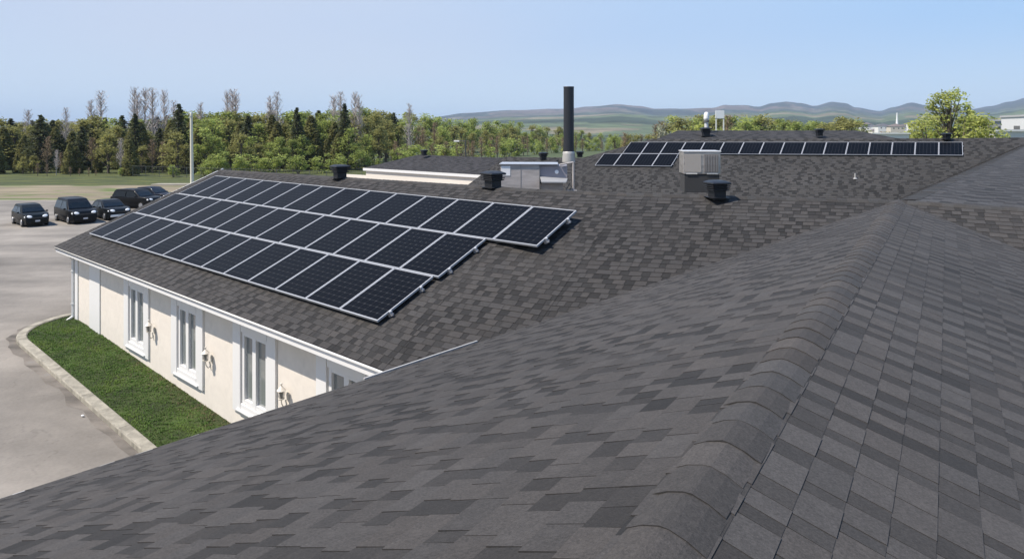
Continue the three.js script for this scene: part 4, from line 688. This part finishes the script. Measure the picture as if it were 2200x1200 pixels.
{ // say where each tree stands, and its order among its like there
  const zones = [[-30, 'left of the frame'], [70, 'at the left edge'], [150, 'behind the small hatchback'], [240, 'behind the minivan and sedan'], [350, 'behind the rearmost cars'], [470, 'around the pale light pole'], [600, 'beyond the front array\'s far end'], [700, 'left of the far ridge vent'], [800, 'right of the far ridge vent'], [930, 'behind the left half of the outbuilding'], [1090, 'behind the right half of the outbuilding'], [1212, 'left of the chimney'], [1345, 'right of the chimney'], [1440, 'at the left end of the hip roof'], [1520, 'left of the white capped pole'], [1640, 'right of the white sign board'], [1760, 'left of the hip roof vent'], [1870, 'right of the hip roof vent'], [1965, 'by the village houses'], [2500, 'behind the right roof']];
  const sets = {};
  for (const p of planted) { const z = zones.find((q) => p.px < q[0])[1]; let l = p.t.userData.label.replace(/ (within|in|at|of) the (back of the forest|forest edge|forest front|forest|foot of the forest)$/, '').replace(' whose top stands above the forest', '').replace(' rising', '').replace(' behind the rear roof', '').replace(' between the outbuilding roof and the forest', ''); if (/(tallest|topping|hatchback at far|midway|under the cluster|front behind|spruce tip|tall bright|pale leafless)/.test(l) && !/smaller/.test(l)) continue; l = l.replace(' around the tall bright one', ''); (sets[`${l} ${z}`] ??= []).push(p); }
  for (const [l, list] of Object.entries(sets)) { list.sort((a, b) => a.px - b.px); list.forEach((p, i) => { p.t.userData.label = list.length === 1 ? l : list.length <= 8 ? `${l}, ${ord[i]} from the left` : l; }); }
}

// ---------------------------------------------------------------- town and buildings on the right
const houseRoofs = [mat([.16, .13, .12], .9), mat([.1, .1, .11], .9), mat([.24, .22, .2], .9)], houseWalls = [mat([.7, .69, .66], .8), mat([.55, .5, .42], .8), mat([.62, .62, .6], .8)];
{
  const r = rng(123), ords = [];
  for (let i = 0; i < 16; i++) {
    const px = 1852 + i * 7 + 5 * r(), D = 520 + 330 * r(), py = 285 - 17 * r(), k = D / F, b = seen(px, py, D), t = thing('village_house', `small pale village house below the hills, ${ord[i]} from the left`, 'house', V3(b.x, b.y - 6, b.z), (r() - .5) * .9, 'small houses of the distant village');
    t.scale.setScalar(.72); const w = 11 + 6 * r(), h = 4.6, d = 9; mesh('wall', merge([box(w, h + 6, d, 0, (h + 6) / 2, 0)]), houseWalls[i % 3], t);
    const g = new THREE.CylinderGeometry(.01, d * .72, 3.2, 4, 1).rotateY(Math.PI / 4).scale(w / d * 1.08, 1, 1.05).translate(0, h + 6 + 1.6, 0); mesh('roof', strip(g), houseRoofs[(i * 2 + 1) % 3], t);
    for (const s of [-.28, .05, .3]) mesh('window', box(1.4, 1.3, .1, s * w, 6 + 2.4, d / 2 + .03), mat([.05, .055, .06], .2), t);
  }
  const D = 700, k = D / F, b = seen(1928, 282, D), t = thing('white_steeple', 'slender white steeple above the distant village houses', 'steeple', V3(b.x, b.y - 4, b.z));
  mesh('tower', box(5.4 * k, 22 * k, 5.4 * k, 0, 11 * k, 0), houseWalls[0], t); mesh('spire', strip(new THREE.CylinderGeometry(.9 * k, 2.7 * k, 26 * k, 8).translate(0, 35 * k, 0)), mat([.78, .78, .76], .6), t);
}
{
  const D = 170, k = D / F; let b = seen(2195, 296, D), t = thing('white_warehouse', 'large white corrugated warehouse at the right edge of the view', 'warehouse', V3(b.x, -1, b.z), -.25);
  const w = 44 * k, y = b.y + 1, h = y + 46 * k; mesh('wall', merge([box(w, h, 14, 4, h / 2, -7)]), mat([.66, .66, .66], .7), t); for (let i = 0; i < 14; i++) mesh('panel_rib', box(.2, h, .1, 4 - w / 2 + w * (i + .5) / 14, h / 2, .05), mat([.55, .55, .56], .7), t);
  mesh('roof', box(w + .5, .5, 14.6, 4, h + .25, -7), mat([.42, .42, .43], .7), t); mesh('door', box(1.4, 26 * k, .1, -1, y + 13 * k, .06), mat([.2, .19, .18], .6), t);
  b = seen(2140, 288, 210); t = thing('grey_workshop', 'low grey flat-roofed workshop left of the white warehouse', 'workshop', V3(b.x, -1, b.z), -.1); const k2 = 210 / F, h2 = b.y + 1 + 28 * k2;
  mesh('wall', box(60 * k2, h2, 10, 0, h2 / 2, -5), mat([.34, .33, .33], .8), t); mesh('roof', box(62 * k2, .4, 10.5, 0, h2 + .2, -5), mat([.5, .5, .5], .7), t); for (const s of [-.3, .1]) mesh('window', box(6 * k2, 5 * k2, .1, s * 60 * k2, h2 - 14 * k2, .05), mat([.05, .05, .06], .3), t);
  b = seen(2190, 297, 95); t = thing('flat_white_roof', 'flat white roof low behind the right roof ridge', 'building', V3(b.x, -1, b.z), 0); const h3 = b.y + 1 + 1.0;
  mesh('wall', box(10, h3, 6, 1.5, h3 / 2, -3), mat([.62, .6, .56], .8), t); mesh('roof', box(10.4, .3, 6.4, 1.5, h3 + .15, -3), mat([.72, .71, .68], .7), t);
  b = seen(1915, 298, 60); t = thing('flat_white_annex', 'low white flat-roofed annex behind the rear ridge, left of the bright trees', 'building', V3(b.x, -1, b.z), .1); const h4 = b.y + 1 + .42;
  mesh('wall', box(3.6, h4, 3, 0, h4 / 2, -1.5), mat([.72, .69, .62], .8), t); mesh('roof', box(3.8, .14, 3.2, 0, h4 + .07, -1.5), mat([.78, .75, .68], .7), t);
  b = seen(1620, 290, 58); t = thing('cream_low_wall', 'thin cream parapet showing just above the hip roof ridge', 'wall', V3(b.x, -1, b.z), 0); const h5 = b.y + 1 + .2;
  mesh('wall', box(8.4, h5, .4, 0, h5 / 2, 0), mat([.6, .55, .42], .8), t); mesh('coping', box(8.5, .1, .5, 0, h5 + .05, 0), mat([.66, .62, .5], .7), t);
}
console.log('tabs', nTabs, 'trees', nTrees);
scene.traverse((o) => { if (o.isMesh) o.castShadow = o.receiveShadow = true; });
renderer.render(scene, camera);
